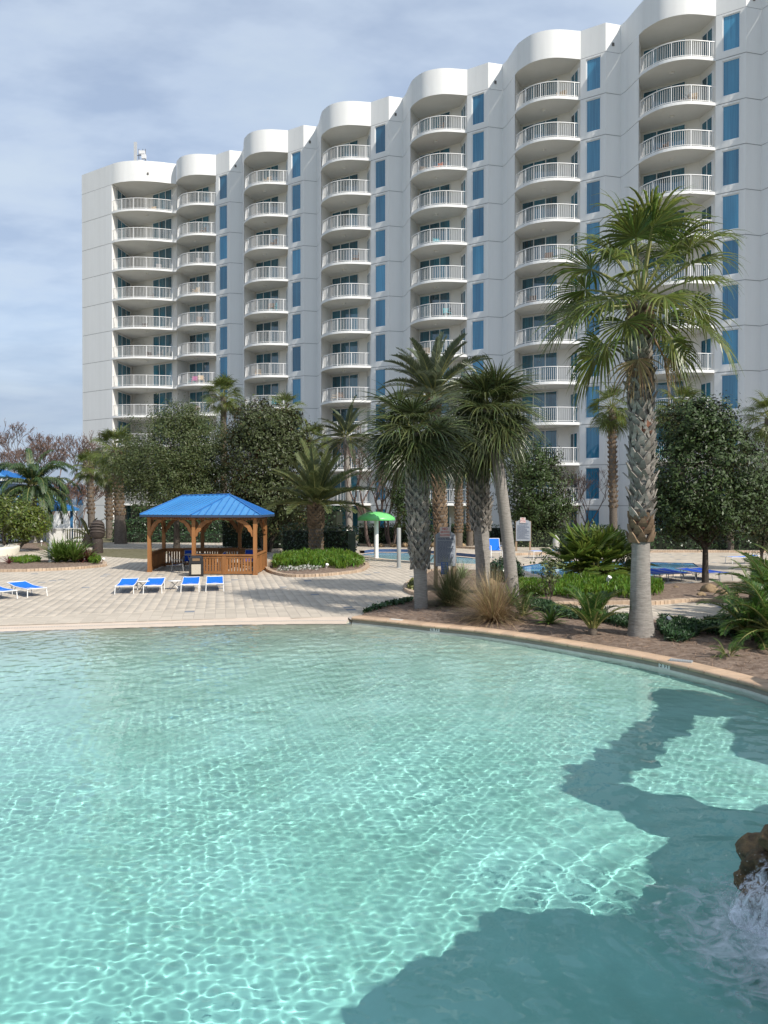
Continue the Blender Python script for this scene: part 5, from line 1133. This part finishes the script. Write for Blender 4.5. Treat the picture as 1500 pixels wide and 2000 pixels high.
def side_table(label, px, py, h=.27):
    q = g2(px, py); t = thing('side_table', label, 'side table', (*q, 0), R(12), 'small white side tables')
    mb = MB(); mb.lathe([(0, h - .02), (.19, h - .02), (.2, h - .01), (.2, h), (0, h + .002)], 16); put('table_top', mb.mesh('table_top', white), t)
    for s in (-1, 1):
        mb = MB(); mb.tube([(-.13, s * .13, 0), (0, s * .02, h * .5), (.13 * .9, s * .13 * -.9, h - .02)], .012, 5); put('leg', mb.mesh('leg', dkf if s < 0 else white), t)
        mb = MB(); mb.tube([(.13, s * .13, 0), (.01, s * .03, h * .5), (-.12, -s * .12, h - .02)], .012, 5); put('leg', mb.mesh('leg', white), t)
side_table('white side table between the first and second lounger', 279, 1152); side_table('white side table between the second and third lounger', 341, 1151)
# litter bin
binb = mat('black_bin', (.018, .018, .02), .45); binw = mat('speckled_stone_panel', (.52, .47, .38), .8, (.42, .37, .30), scale=30, bump=.3, bscale=60)
q = g2(383.5, 1125); t = thing('litter_bin', 'black square litter bin with speckled stone panels by the gazebo', 'litter bin', (*q, 0), R(12))
mb = MB(); mb.box((0, 0, .03), (.50, .50, .06)); mb.box((0, 0, .50), (.50, .50, .06))
for x in (-1, 1):
    for y in (-1, 1): mb.box((x * .215, y * .215, .27), (.07, .07, .46))
mb.box((0, 0, .27), (.40, .40, .44)); put('body', mb.mesh('body', binb), t)
for a in range(4):
    mb = MB(); mb.box((0, -.218, .26), (.33, .03, .36)); put('stone_panel', mb.mesh('stone_panel', binw), t, (0, 0, 0), (0, 0, a * math.pi / 2))
mb = MB(); mb.box((0, 0, .60), (.48, .48, .14)); V = [(x * .24, y * .24, .67) for x, y in ((-1, -1), (1, -1), (1, 1), (-1, 1))] + [(x * .17, y * .17, .74) for x, y in ((-1, -1), (1, -1), (1, 1), (-1, 1))]; mb.add(V, [(0, 1, 5, 4), (1, 2, 6, 5), (2, 3, 7, 6), (3, 0, 4, 7), (4, 5, 6, 7)]); put('lid', mb.mesh('lid', binb), t)
mb = MB(); mb.box((0, -.246, .61), (.26, .01, .09)); put('flap', mb.mesh('flap', mat('bin_flap', (.20, .12, .06), .5)), t)
# gazebo table and sling chairs
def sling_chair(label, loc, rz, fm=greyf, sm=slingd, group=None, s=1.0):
    t = thing('sling_chair', label, 'chair', loc, rz, group); t.scale = (s,) * 3
    for sx in (-1, 1):
        mb = MB(); mb.tube([(sx * .25, -.26, 0), (sx * .25, -.22, .52), (sx * .25, .18, .54), (sx * .25, .26, .0)], .016, 6); mb.tube([(sx * .23, -.22, .34), (sx * .23, .20, .30), (sx * .23, .36, .82)], .014, 6); put('side_frame', mb.mesh('side_frame', fm), t)
    mb = MB(); mb.tube([(-.25, -.22, .25), (.25, -.22, .25)], .012, 5); mb.tube([(-.23, .36, .82), (.23, .36, .82)], .014, 5); put('crossbar', mb.mesh('crossbar', fm), t)
    mb = MB(); L_ = [(-.22, .335), (-.1, .31), (.08, .295), (.19, .31), (.23, .42), (.30, .62), (.36, .82)]; n_ = len(L_)
    V = [(-.22, y, z) for y, z in L_] + [(.22, y, z) for y, z in L_]; mb.add(V, [(i, n_ + i, n_ + i + 1, i + 1) for i in range(n_ - 1)], True); put('sling', mb.mesh('sling', sm), t); return t
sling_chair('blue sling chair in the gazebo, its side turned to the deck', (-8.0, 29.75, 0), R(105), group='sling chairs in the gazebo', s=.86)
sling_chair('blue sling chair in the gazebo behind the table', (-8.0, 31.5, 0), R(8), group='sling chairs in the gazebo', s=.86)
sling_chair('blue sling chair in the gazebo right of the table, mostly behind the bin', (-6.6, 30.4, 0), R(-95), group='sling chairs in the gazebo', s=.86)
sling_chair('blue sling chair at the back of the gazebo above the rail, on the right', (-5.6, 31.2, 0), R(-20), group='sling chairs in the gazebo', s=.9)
t = thing('gazebo_table', 'round grey table in the open end of the gazebo', 'table', (-7.4, 30.5, 0))
mb = MB(); mb.lathe([(0, .60), (.50, .60), (.52, .615), (.50, .63), (0, .632)], 20); put('table_top', mb.mesh('table_top', greyf), t)
for k in range(4):
    a = k * math.pi / 2 + .5; mb = MB(); mb.tube([(math.cos(a) * .40, math.sin(a) * .40, 0), (math.cos(a) * .3, math.sin(a) * .3, .3), (math.cos(a) * .38, math.sin(a) * .38, .6)], .016, 6); put('leg', mb.mesh('leg', greyf), t)
# mushroom fountain
green = mat('green_fibreglass', (.16, .60, .17), .35, (.19, .64, .20), scale=2); q = g2(735, 1091)
t = thing('mushroom_fountain', 'bright green mushroom water fountain on a thick white post', 'fountain', (*q, 0))
mb = MB(); mb.lathe([(.105, 0), (.105, 2.0)], 20); mb.lathe([(.13, 0), (.13, .03), (.10, .04)], 20); put('post', mb.mesh('post', white), t)
mb = MB(); mb.lathe([(.1, 1.86), (.84, 1.84), (.88, 1.83), (.90, 1.86), (.89, 1.95), (.84, 2.0), (.70, 2.10), (.5, 2.19), (.28, 2.24), (0, 2.255)], 36); put('dome', mb.mesh('dome', green), t)
q = g2(779, 1109); t = thing('grey_pole', 'plain grey post standing alone on the deck by the mushroom fountain', 'post', (*q, 0))
gp_ = mat('galvanised_grey', (.30, .31, .30), .55); mb = MB(); mb.lathe([(.085, 0), (.085, 1.60), (.07, 1.635), (0, 1.64)], 16); mb.lathe([(.12, 0), (.12, .02), (.085, .025)], 16); put('shaft', mb.mesh('shaft', gp_), t)
# pool rules signs
board = mat('sign_board_grey', (.30, .33, .37), .6); ink = mat('sign_ink', (.09, .11, .17), .6); redi = mat('sign_red', (.50, .06, .05), .5); pale = mat('sign_pale', (.62, .55, .52), .5); tan = mat('treated_post', (.36, .26, .17), .8, (.28, .20, .13), scale=6, stretch=(1, 1, .15)); blueb = mat('sign_blue', (.03, .12, .42), .5)
def rules_sign(label, px, py, w, h, z0, rz, posts=True, blue=True, seed=1, full=True):
    q = g2(px, py, .08); t = thing('rules_sign', label, 'sign', (*q, .03), rz); r = random.Random(seed)
    for s in (-1, 1): mb = MB(); mb.box((s * (w / 2 - .02), .06, (z0 + h) / 2 - .05), (.10, .10, z0 + h - .02)); put('post', mb.mesh('post', tan), t)
    mb = MB(); mb.prism([(-w / 2, z0), (w / 2, z0), (w / 2, z0 + h - .10), (w * .28, z0 + h), (-w * .28, z0 + h), (-w / 2, z0 + h - .10)], 0, .035); me = mb.mesh('board', board)
    put('board', me, t, (0, 0, 0), (R(90), 0, 0))
    mb = MB(); y = -.042; z = z0 + h - .30
    def dash(x0, x1, zz, hh): mb.add([(x0, y, zz), (x1, y, zz), (x1, y, zz + hh), (x0, y, zz + hh)], [(0, 1, 2, 3)])
    while z > z0 + .10:
        x = -w * .42; end = w * r.choice((.10, .25, .38, .40, .41))
        while x < end:
            l_ = r.uniform(.03, .09); dash(x, min(end, x + l_), z, .016); x += l_ + .014
        z -= .034
    put('small_print', mb.mesh('small_print', ink), t)
    o = bpy.data.objects.new('heading', text_mesh('POOL RULES', .085, 'heading', ink)); link(o, t); o.location = (0, -.041, z0 + h - .215); o.rotation_euler = (R(90), 0, 0)
    mb = MB(); mb.box((0, -.055, z0 + h - .01), (.30, .012, .30)); pl_ = put('notice', mb.mesh('notice', pale), t, (-.03, 0, 0))
    for txt, dz, s_ in (('NO', .09, .10), ('SMOKING', .0, .062), ('ALLOWED', -.09, .066)):
        o = bpy.data.objects.new('notice_text', text_mesh(txt, s_, 'notice_text', redi)); link(o, pl_); o.location = (0, -.0625, z0 + h - .01 + dz); o.rotation_euler = (R(90), 0, 0)
    if blue:
        mb = MB(); mb.box((-.04, -.05, z0 - .06), (.21, .012, .36)); b_ = put('blue_notice', mb.mesh('blue_notice', blueb), t); mb = MB()
        for k in range(6): mb.box((-.04, -.057, z0 + .08 - k * .05), (.15, .003, .014))
        put('notice_lines', mb.mesh('notice_lines', board), b_)
        mb = MB(); mb.box((.15, .02, z0 + h + .17), (.03, .03, .5)); put('white_stake', mb.mesh('white_stake', white), t)
    return t
rules_sign('tall pool rules sign with red notice on top, between the sabal palms', 870, 1151, .60, 1.02, .74, R(9))
rules_sign('distant grey rules sign in front of the rounded magnolia', 1022, 1074, .80, 1.15, .55, R(-4), blue=False, seed=4)
# more loungers and chairs round the pools behind
p = g2(968, 1089); sling_chair('white framed blue chair facing the viewer by the far hedge', (p[0], p[1], 0), R(4), white, sling, s=1.12)
for k, (px, lab) in enumerate(((1056, 'blue lounger left of the pair beyond the blue pool'), (1081, 'blue lounger right of the pair beyond the blue pool'))):
    p = g2(px - 18, 1090); lounger(lab, p, (p[0] + 1.5, p[1] + .3), w=.6, h=.34, head_z=.42, group='loungers beyond the blue pool')
p = g2(1424, 1101); lounger('blue lounger beyond the blue pool at the far right', p, (p[0] + 1.3, p[1] + .2), w=.5, h=.30, head_z=.36, group='loungers beyond the blue pool')
for k, px in enumerate((1290, 1318, 1346, 1392, 1418)):
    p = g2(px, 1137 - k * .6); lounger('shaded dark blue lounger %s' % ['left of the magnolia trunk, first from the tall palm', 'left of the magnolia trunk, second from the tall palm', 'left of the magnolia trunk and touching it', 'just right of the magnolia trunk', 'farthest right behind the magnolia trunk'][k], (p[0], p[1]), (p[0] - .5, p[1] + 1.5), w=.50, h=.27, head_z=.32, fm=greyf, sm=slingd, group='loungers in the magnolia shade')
p = g2(727, 1097); lounger('grey lounger end poking out beside the hedge and mushroom post', p, (p[0] - 1.2, p[1] + .6), w=.5, h=.26, head_z=.3, fm=greyf, sm=mat('grey_sling', (.28, .27, .25), .8))
p = g2(1076, 1080); t = thing('bathing_hoist', 'small pale statue-like hoist head by the far loungers', 'statue', (p[0] + .15, p[1] - .6, 0)); mb = MB(); mb.lathe([(.16, .3), (.19, .5), (.17, .75), (.11, .95), (.0, 1.02)], 10); mb.lathe([(.12, 0), (.12, .3)], 10); put('body', mb.mesh('body', mat('pale_stone', (.5, .48, .44), .8)), t)
# rocks
rockm = mat('tan_boulder', (.36, .26, .15), .85, (.20, .14, .085), scale=3.5, detail=8, objvar=.22, bump=.7, bscale=16, spec=.25)
def rock_mesh(seed, amp=.26, m=None, sub=3, rough=0):
    bm = bmesh.new(); bmesh.ops.create_icosphere(bm, subdivisions=sub, radius=1)
    for v_ in bm.verts:
        c = v_.co.copy(); k = 1 + amp * mnoise.noise(c * 1.1 + Vector((seed * 3.1, seed, 0))) + amp * .45 * mnoise.noise(c * 2.7 + Vector((0, seed, seed * 2))) + .03 * mnoise.noise(c * 8) - rough * abs(mnoise.noise(c * 2.3 + Vector((seed, 0, 5)))) - rough * .5 * abs(mnoise.noise(c * 6 + Vector((0, seed, 5)))) + rough * .3
        v_.co = c * k; v_.co.z *= .8
    me = bpy.data.meshes.new('boulder'); bm.to_mesh(me); bm.free(); me.materials.append(m or rockm); me.polygons.foreach_set('use_smooth', [True] * len(me.polygons)); return me
RK = [rock_mesh(i) for i in range(6)]
for i, (px, py, s_, lab) in enumerate([(1388, 1157, .26, 'largest tan rock at the foot of the big magnolia'), (1411, 1161, .17, 'tan rock right of the largest one under the magnolia'), (1370, 1163, .13, 'low brown rock left of the largest one under the magnolia'), (1320, 1149, .11, 'small pale rock in the mulch behind the tall palm'), (1433, 1168, .15, 'tan rock half under the right palms'), (958, 1142, .2, 'tan rock between the middle sabal palm and round shrub'), (947, 1158, .15, 'tan rock at the foot of the middle sabal palm'), (1024, 1188, .13, 'pale rock beside the leafy plant with yellow stems'), (1052, 1190, .1, 'small pale rock by the creeping juniper')]):
    q = G(px, py, .1); tag(put('rock', RK[i % 6], None, (q.x, q.y, .06 + s_ * .3), (0, 0, i * 1.7), s_), lab, 'rock', 'rocks in the planting beds')
for i in range(9):
    px = 745 + i * 19 + (i % 3) * 4; q = G(px, 1067.5, .05); s_ = .18 + .07 * ((i * 5) % 4) / 3
    tag(put('rock', RK[i % 6], None, (q.x, q.y + .3, s_ * .5), (0, 0, i * 2.1), s_), '%s tan rock from the mushroom fountain in the row below the hedge' % ['first', 'second', 'third', 'fourth', 'fifth', 'sixth', 'seventh', 'eighth', 'ninth'][i], 'rock', 'row of rocks at the far hedge')
# landscape lights
def spot(label, px, py, m, h=.16, z=.1):
    q = G(px, py, z); t = thing('garden_light', label, 'garden light', (q.x, q.y, z - .05)); mb = MB(); mb.tube([(0, 0, -.05), (0, 0, h)], .014, 6); put('stake', mb.mesh('stake', m), t)
    mb = MB(); mb.tube([(-.02, .03, h), (.0, 0, h + .06), (.03, -.05, h + .13)], [.035, .055, .062], 10); put('lamp_head', mb.mesh('lamp_head', m), t); return t
spot('grey garden spotlight right of the tall palm base', 1303, 1224, mat('pewter', (.20, .21, .24), .4, metal=.6), .10)
spot('white garden spotlight in the green ground cover by the date palm', 638, 1112, white, .12); spot('white garden spotlight in the ground cover before the fan palm bush', 1188, 1158, white, .38); spot('white garden spotlight by the left lawn', 202, 1097, white, .06); spot('white garden spotlight in the small bed by the fence', 81, 1066, white, .2)
# boulder waterfall at the right edge, plus unseen boulders added to shade the pool
wf = thing('rock_waterfall', 'brown boulder waterfall at the right edge of the pool, with unseen boulders added for shade', 'rock waterfall', (2.6, 4.9, WL))
wetrock = mat('wet_brown_boulder', (.25, .155, .07), .6, (.055, .042, .028), scale=4, detail=12, objvar=.3, bump=.9, bscale=26, spec=.35)
WR = [rock_mesh(20 + i, .34, wetrock, 4, .15) for i in range(6)]
rk = random.Random(8)
def rk_at(x, y, z, s, i):
    if x < 3.95 and z < 1: x += .11; z -= .09
    elif z > -.2: x -= .113 * (z + .4); y -= .125 * (z + .4)
    put('boulder', WR[i % 6], wf, (x - 2.6, y - 4.9, z - WL), (rk.uniform(-.4, .4), rk.uniform(-.4, .4), rk.uniform(0, 6.28)), (s * rk.uniform(.9, 1.25), s * rk.uniform(.9, 1.2), s * rk.uniform(.8, 1.0)))
for i, (x, y, z, s) in enumerate([(2.56, 5.02, .46, .17), (2.43, 5.06, .30, .15), (2.34, 5.15, .16, .10), (2.36, 4.95, .13, .16), (2.62, 4.85, .22, .22), (2.66, 5.25, .25, .28), (2.46, 4.52, .02, .17), (2.60, 4.40, .12, .20), (2.50, 4.32, -.08, .16), (2.72, 4.65, .30, .22),
        (2.95, 5.2, .35, .42), (3.0, 4.6, .4, .45), (3.4, 5.0, .6, .6), (3.3, 4.2, .4, .6), (3.9, 4.7, .9, .7), (3.8, 5.5, .5, .6)]): rk_at(x, y, z, s, i)
for i, (x, y, z, s) in enumerate([(4.5, 5.45, .3, .75), (4.6, 5.4, 1.2, .5), (4.6, 5.4, 1.8, .38), (4.65, 5.55, 2.35, .3), *[(4.75 + .125 * k, 5.7 + .175 * k, 2.5 + .03 * math.sin(k), .21) for k in range(16)], (6.7, 8.45, 2.4, .3), (7.3, 6.5, 2.0, .9), (8.0, 6.9, 2.3, 1.0), (7.5, 5.6, 2.2, 1.0), (8.3, 7.8, 1.6, 1.1), (7.9, 6.2, .8, 1.5), (6.9, 8.7, 2.45, .5), (7.2, 9.1, 1.6, .7), (7.3, 9.2, .6, .9),
        (4.2, 4.6, 1.0, .6), (4.1, 4.5, .4, .8), (3.8, 4.1, .95, .6), (3.5, 3.7, 1.0, .6), (3.2, 3.4, 1.5, .6), (2.9, 3.1, 1.4, .7), (2.6, 2.75, 1.7, .55), (2.35, 2.4, 1.4, .6), (3.0, 2.9, .3, .8), (3.7, 3.6, .3, .9), (4.7, 4.3, 1.0, 1.0), (5.5, 5.2, .6, 1.1), (6.6, 6.6, .3, 1.2), (7.2, 7.6, .6, 1.0), (6.0, 4.6, 1.4, 1.0)]): rk_at(x, y, z, s, i)  # added unseen arch and boulders, shaped for their shadow on the pool floor
# falling water and foam
foamm = bpy.data.materials.new('white_water'); foamm.use_nodes = True
def foam_mat(m, thr0, thr1, scale, stretch, col=(.66, .72, .76)):
    nt = m.node_tree; N = nt.nodes.new; L = nt.links.new; b = nt.nodes['Principled BSDF']; b.inputs['Base Color'].default_value = (*col, 1); b.inputs['Roughness'].default_value = .45
    tc = N('ShaderNodeTexCoord'); mp = N('ShaderNodeMapping'); mp.inputs['Scale'].default_value = stretch; L(tc.outputs['Object'], mp.inputs[0]); no = N('ShaderNodeTexNoise'); no.inputs['Scale'].default_value = scale; no.inputs['Detail'].default_value = 8; no.inputs['Roughness'].default_value = .68; no.inputs['Distortion'].default_value = 1.4; L(mp.outputs[0], no.inputs[0])
    at = N('ShaderNodeAttribute'); at.attribute_name = 'fade'; mu = N('ShaderNodeMath'); mu.operation = 'ADD'; L(no.outputs[0], mu.inputs[0]); L(at.outputs['Fac'], mu.inputs[1])
    mr = N('ShaderNodeMapRange'); mr.inputs['From Min'].default_value = thr0; mr.inputs['From Max'].default_value = thr1; L(mu.outputs[0], mr.inputs[0]); L(mr.outputs[0], b.inputs['Alpha'])
foam_mat(foamm, .50, .92, 6, (1, 1, 1))
gx = np.linspace(1.3, 3.0, 90); gy = np.linspace(3.3, 5.7, 110); X, Y = np.meshgrid(gx, gy); r_ = np.hypot((X - 2.55) / 1.0, (Y - 4.62) / 1.0)
fade = .42 - .50 * np.clip(r_ / 1.02, 0, 2); Zf = WL + wave(X, Y) + .006 + .035 * np.exp(-(r_ / .28) ** 2) * (1 + .6 * np.sin(23 * X + 9 * np.sin(11 * Y)))
idx = np.arange(X.size).reshape(X.shape); F = np.stack([idx[:-1, :-1], idx[:-1, 1:], idx[1:, 1:], idx[1:, :-1]], -1).reshape(-1, 4); keep = fade.ravel()[F].max(1) > -.25
me = npmesh('foam', np.stack([X, Y, Zf], -1).reshape(-1, 3), F[keep], foamm, True); at_ = me.attributes.new('fade', 'FLOAT', 'POINT'); at_.data.foreach_set('value', fade.ravel().astype(np.float32))
tag(put('foam', me), 'white foam on the water below the rock waterfall', kind='stuff')
fallm = bpy.data.materials.new('falling_water'); fallm.use_nodes = True; foam_mat(fallm, .52, .84, 15, (1.2, 1.2, .75), (.70, .73, .80))
V = []; fd = []; nu, nv = 26, 34
for j in range(nv):
    t_ = j / (nv - 1); z = .36 * (1 - t_ ** 1.7) - .05; out_ = .30 * t_ ** .8
    for i in range(nu):
        s_ = i / (nu - 1); x = 2.62 - .10 - out_ * (.8 + .3 * math.sin(s_ * 7)) + .04 * mnoise.noise((s_ * 9, t_ * 4, 1)); y = 5.0 - .62 * s_ + .03 * mnoise.noise((s_ * 8, t_ * 5, 7)); V.append((x, y, z + .06 * mnoise.noise((s_ * 6, t_ * 3, 3)))); fd.append(.12 - .25 * abs(2 * s_ - 1) ** 4 + .1 * t_)
F = [(j * nu + i, j * nu + i + 1, (j + 1) * nu + i + 1, (j + 1) * nu + i) for j in range(nv - 1) for i in range(nu - 1)]
me = npmesh('falling_water', V, F, fallm, True); at_ = me.attributes.new('fade', 'FLOAT', 'POINT'); at_.data.foreach_set('value', np.array(fd, dtype=np.float32))
tag(put('falling_water', me), 'white water tumbling over the boulders at the right edge', kind='stuff')
g = np.random.default_rng(5); nd = 1600; C = np.stack([g.normal(2.36, .11, nd), g.normal(4.70, .20, nd), np.abs(g.normal(0, .13, nd)) + WL], 1); s_ = g.uniform(.0012, .0042, nd)[:, None, None]
octa = np.array([(1, 0, 0), (-1, 0, 0), (0, 1, 0), (0, -1, 0), (0, 0, 1.3), (0, 0, -1.3)], dtype=float); V = C[:, None] + octa[None] * s_
F = np.array([(0, 2, 4), (2, 1, 4), (1, 3, 4), (3, 0, 4), (2, 0, 5), (1, 2, 5), (3, 1, 5), (0, 3, 5)])[None] + (np.arange(nd) * 6)[:, None, None]
tag(put('spray', npmesh('spray', V.reshape(-1, 3), F.reshape(-1, 3), mat('spray_white', (.75, .78, .80), .3), True)), 'droplets of spray thrown up by the waterfall', kind='stuff')
# ---------------------------------------------------------------- blue-roofed huts and white fence at the left
bluep = mat('blue_post_paint', (.05, .20, .42), .5)
def hut(label, cx0, cy0, w, d, ez, rise, posts, rz=0, walls=False):
    t = thing('poolside_hut', label, 'hut', (cx0, cy0, 0), rz); e = [Vector((x * w / 2, y * d / 2, ez)) for x, y in ((-1, -1), (1, -1), (1, 1), (-1, 1))]; a1, a2 = Vector((-max(0, w - d) / 2, 0, ez + rise)), Vector((max(0, w - d) / 2, 0, ez + rise))
    for poly in ([e[0], e[1], a2, a1], [e[1], e[2], a2], [e[2], e[3], a1, a2], [e[3], e[0], a1]):
        mb = MB(); mb.add(poly, [tuple(range(len(poly)))]); pn = put('roof_panel', mb.mesh('roof_panel', roofb), t); sm = MB(); b0, b1 = poly[0], poly[1]; cnt = int((b1 - b0).length / .4); top0, top1 = poly[-1], poly[2]
        nrm = (poly[1] - poly[0]).cross(poly[2] - poly[0]).normalized()
        for i in range(1, cnt):
            f = i / cnt; s0 = b0.lerp(b1, f); ed_ = (b1 - b0)
            if len(poly) == 3: fr = .5; up = poly[2] - b0.lerp(b1, .5); s1 = s0 + up * (f / fr if f < fr else (1 - f) / (1 - fr))
            else: s1 = top0.lerp(top1, f)
            sm.bar(s0 + nrm * .02, s1 + nrm * .02, .03, .05)
        put('roof_seam', sm.mesh('roof_seam', roofs), pn)
    mb = MB()
    for i in range(4): mb.bar(e[i] - Vector((0, 0, .09)), e[(i + 1) % 4] - Vector((0, 0, .09)), .06, .18)
    put('fascia', mb.mesh('fascia', white if walls else roofb), t)
    for x, y in ((-1, -1), (1, -1), (1, 1), (-1, 1)):
        mb = MB(); mb.box((x * w * .42, y * d * .42, (ez - .1) / 2), (.16, .16, ez - .1)); put('post', mb.mesh('post', bluep), t)
    if walls:
        mb = MB(); mb.box((0, 0, (ez - .3) / 2), (w * .8, d * .8, ez - .3)); put('wall', mb.mesh('wall', M['wall']), t)
        for z in (ez - .7, ez - 1.0, ez - 1.3): mb = MB(); mb.box((0, -d * .4 - .03, z), (w * .78, .04, .22)); put('siding_board', mb.mesh('siding_board', white), t)
    return t
hut('blue roofed white pool house cut by the left edge', -30.2, 57, 7.0, 5.0, 4.45, 1.0, 4, walls=True)
hut('small open hut with blue roof and blue posts behind the queen palm', -25.3, 55, 5.0, 5.0, 2.3, 1.15, 4)
hut('second blue roof lower down at the left edge', -30.6, 52.5, 5.5, 3.0, 2.6, .6, 4)
fn = thing('white_fence', 'white picket fence behind the yellow-green bush', 'fence', (-26.5, 53.0, 0))
mb = MB(); mb.box((0, 0, .5), (.05, .03, .95)); pk = mb.mesh('picket', M['metalw'])
for i in range(40): put('picket', pk, fn, (i * .17, 0, 0))
mb = MB(); mb.box((3.3, .02, .92), (6.8, .05, .06)); mb.box((3.3, .02, .15), (6.8, .05, .06)); put('rail', mb.mesh('rail', M['metalw']), fn)
mb = MB(); mb.box((0, 0, .45), (1.1, .5, .9)); mb.box((0, 0, .92), (1.2, .6, .05)); tag(put('white_counter', mb.mesh('white_counter', white), None, (-22.3, 52.2, 0)), 'white counter standing by the blue post of the hut', 'counter')
# low gallery with a railing beside the end wall
gw = thing('gallery', 'low walkway with white railing left of the end wall', 'gallery', (-36.5, 82, 0)); mb = MB(); mb.box((0, 0, 1.2), (9, 3, 2.6)); put('base_wall', mb.mesh('base_wall', M['wall']), gw); rl = curved_rail([V2(-4.4, -1.4), V2(4.4, -1.4)], 'gallery_railing'); put('railing', rl, gw, (0, 0, 2.5)); mb = MB(); mb.box((0, 1.2, 3.6), (9, .3, 2.2)); put('back_wall', mb.mesh('back_wall', M['win']), gw)
# white awning edge at the far left, statue, tiki post
p = g2(8, 1084); t = thing('planter_wall', 'low white curved planter wall at the left edge', 'planter', (p[0] - 1.6, p[1] + .2, 0)); mb = MB(); mb.lathe([(2.05, 0), (2.1, .30), (2.1, .42), (1.9, .43), (1.9, .25)], 32); put('wall', mb.mesh('wall', mat('cream_paint', (.72, .68, .58), .7)), t); mb = MB(); mb.lathe([(0, .30), (1.9, .28)], 24); put('soil', mb.mesh('soil', mulchm), t)
p = g2(98, 1104); t = thing('garden_statue', 'slim pale garden statue standing left of the green shrubs', 'statue', (*p, .05)); mb = MB(); mb.lathe([(.10, 0), (.09, .1), (.05, .14), (.09, .3), (.11, .5), (.09, .62), (.10, .72), (.05, .78), (.065, .86), (.05, .94), (0, .97)], 12); put('figure', mb.mesh('figure', mat('weathered_stone', (.36, .40, .39), .8, (.2, .22, .2), scale=8)), t)
p = g2(191, 1082); t = thing('tiki_post', 'dark carved wooden post with ribbed hood behind the left bed', 'carved post', (*p, 0)); dk = mat('dark_carved_wood', (.055, .04, .032), .8, (.03, .022, .018), scale=8, bump=.4)
mb = MB(); mb.lathe([(.26, 0), (.28, .1), (.25, .5), (.27, .75), (.22, .8)], 14); put('base', mb.mesh('base', dk), t)
mb = MB(); mb.lathe([(.22, .8), (.36, .95), (.37, 1.2), (.35, 1.45), (.30, 1.62), (.2, 1.75), (0, 1.8)], 14); put('hood', mb.mesh('hood', dk), t)
for k in range(4): mb = MB(); z = 1.1 + k * .15; mb.tube([(math.cos(a) * .37, math.sin(a) * .30 - .08, z + .10 * math.sin(-a * 1.0)) for a in np.linspace(math.pi, 2 * math.pi, 9)], .022, 5); put('rib', mb.mesh('rib', mat('rib_edge', (.10, .08, .07), .7)), t)
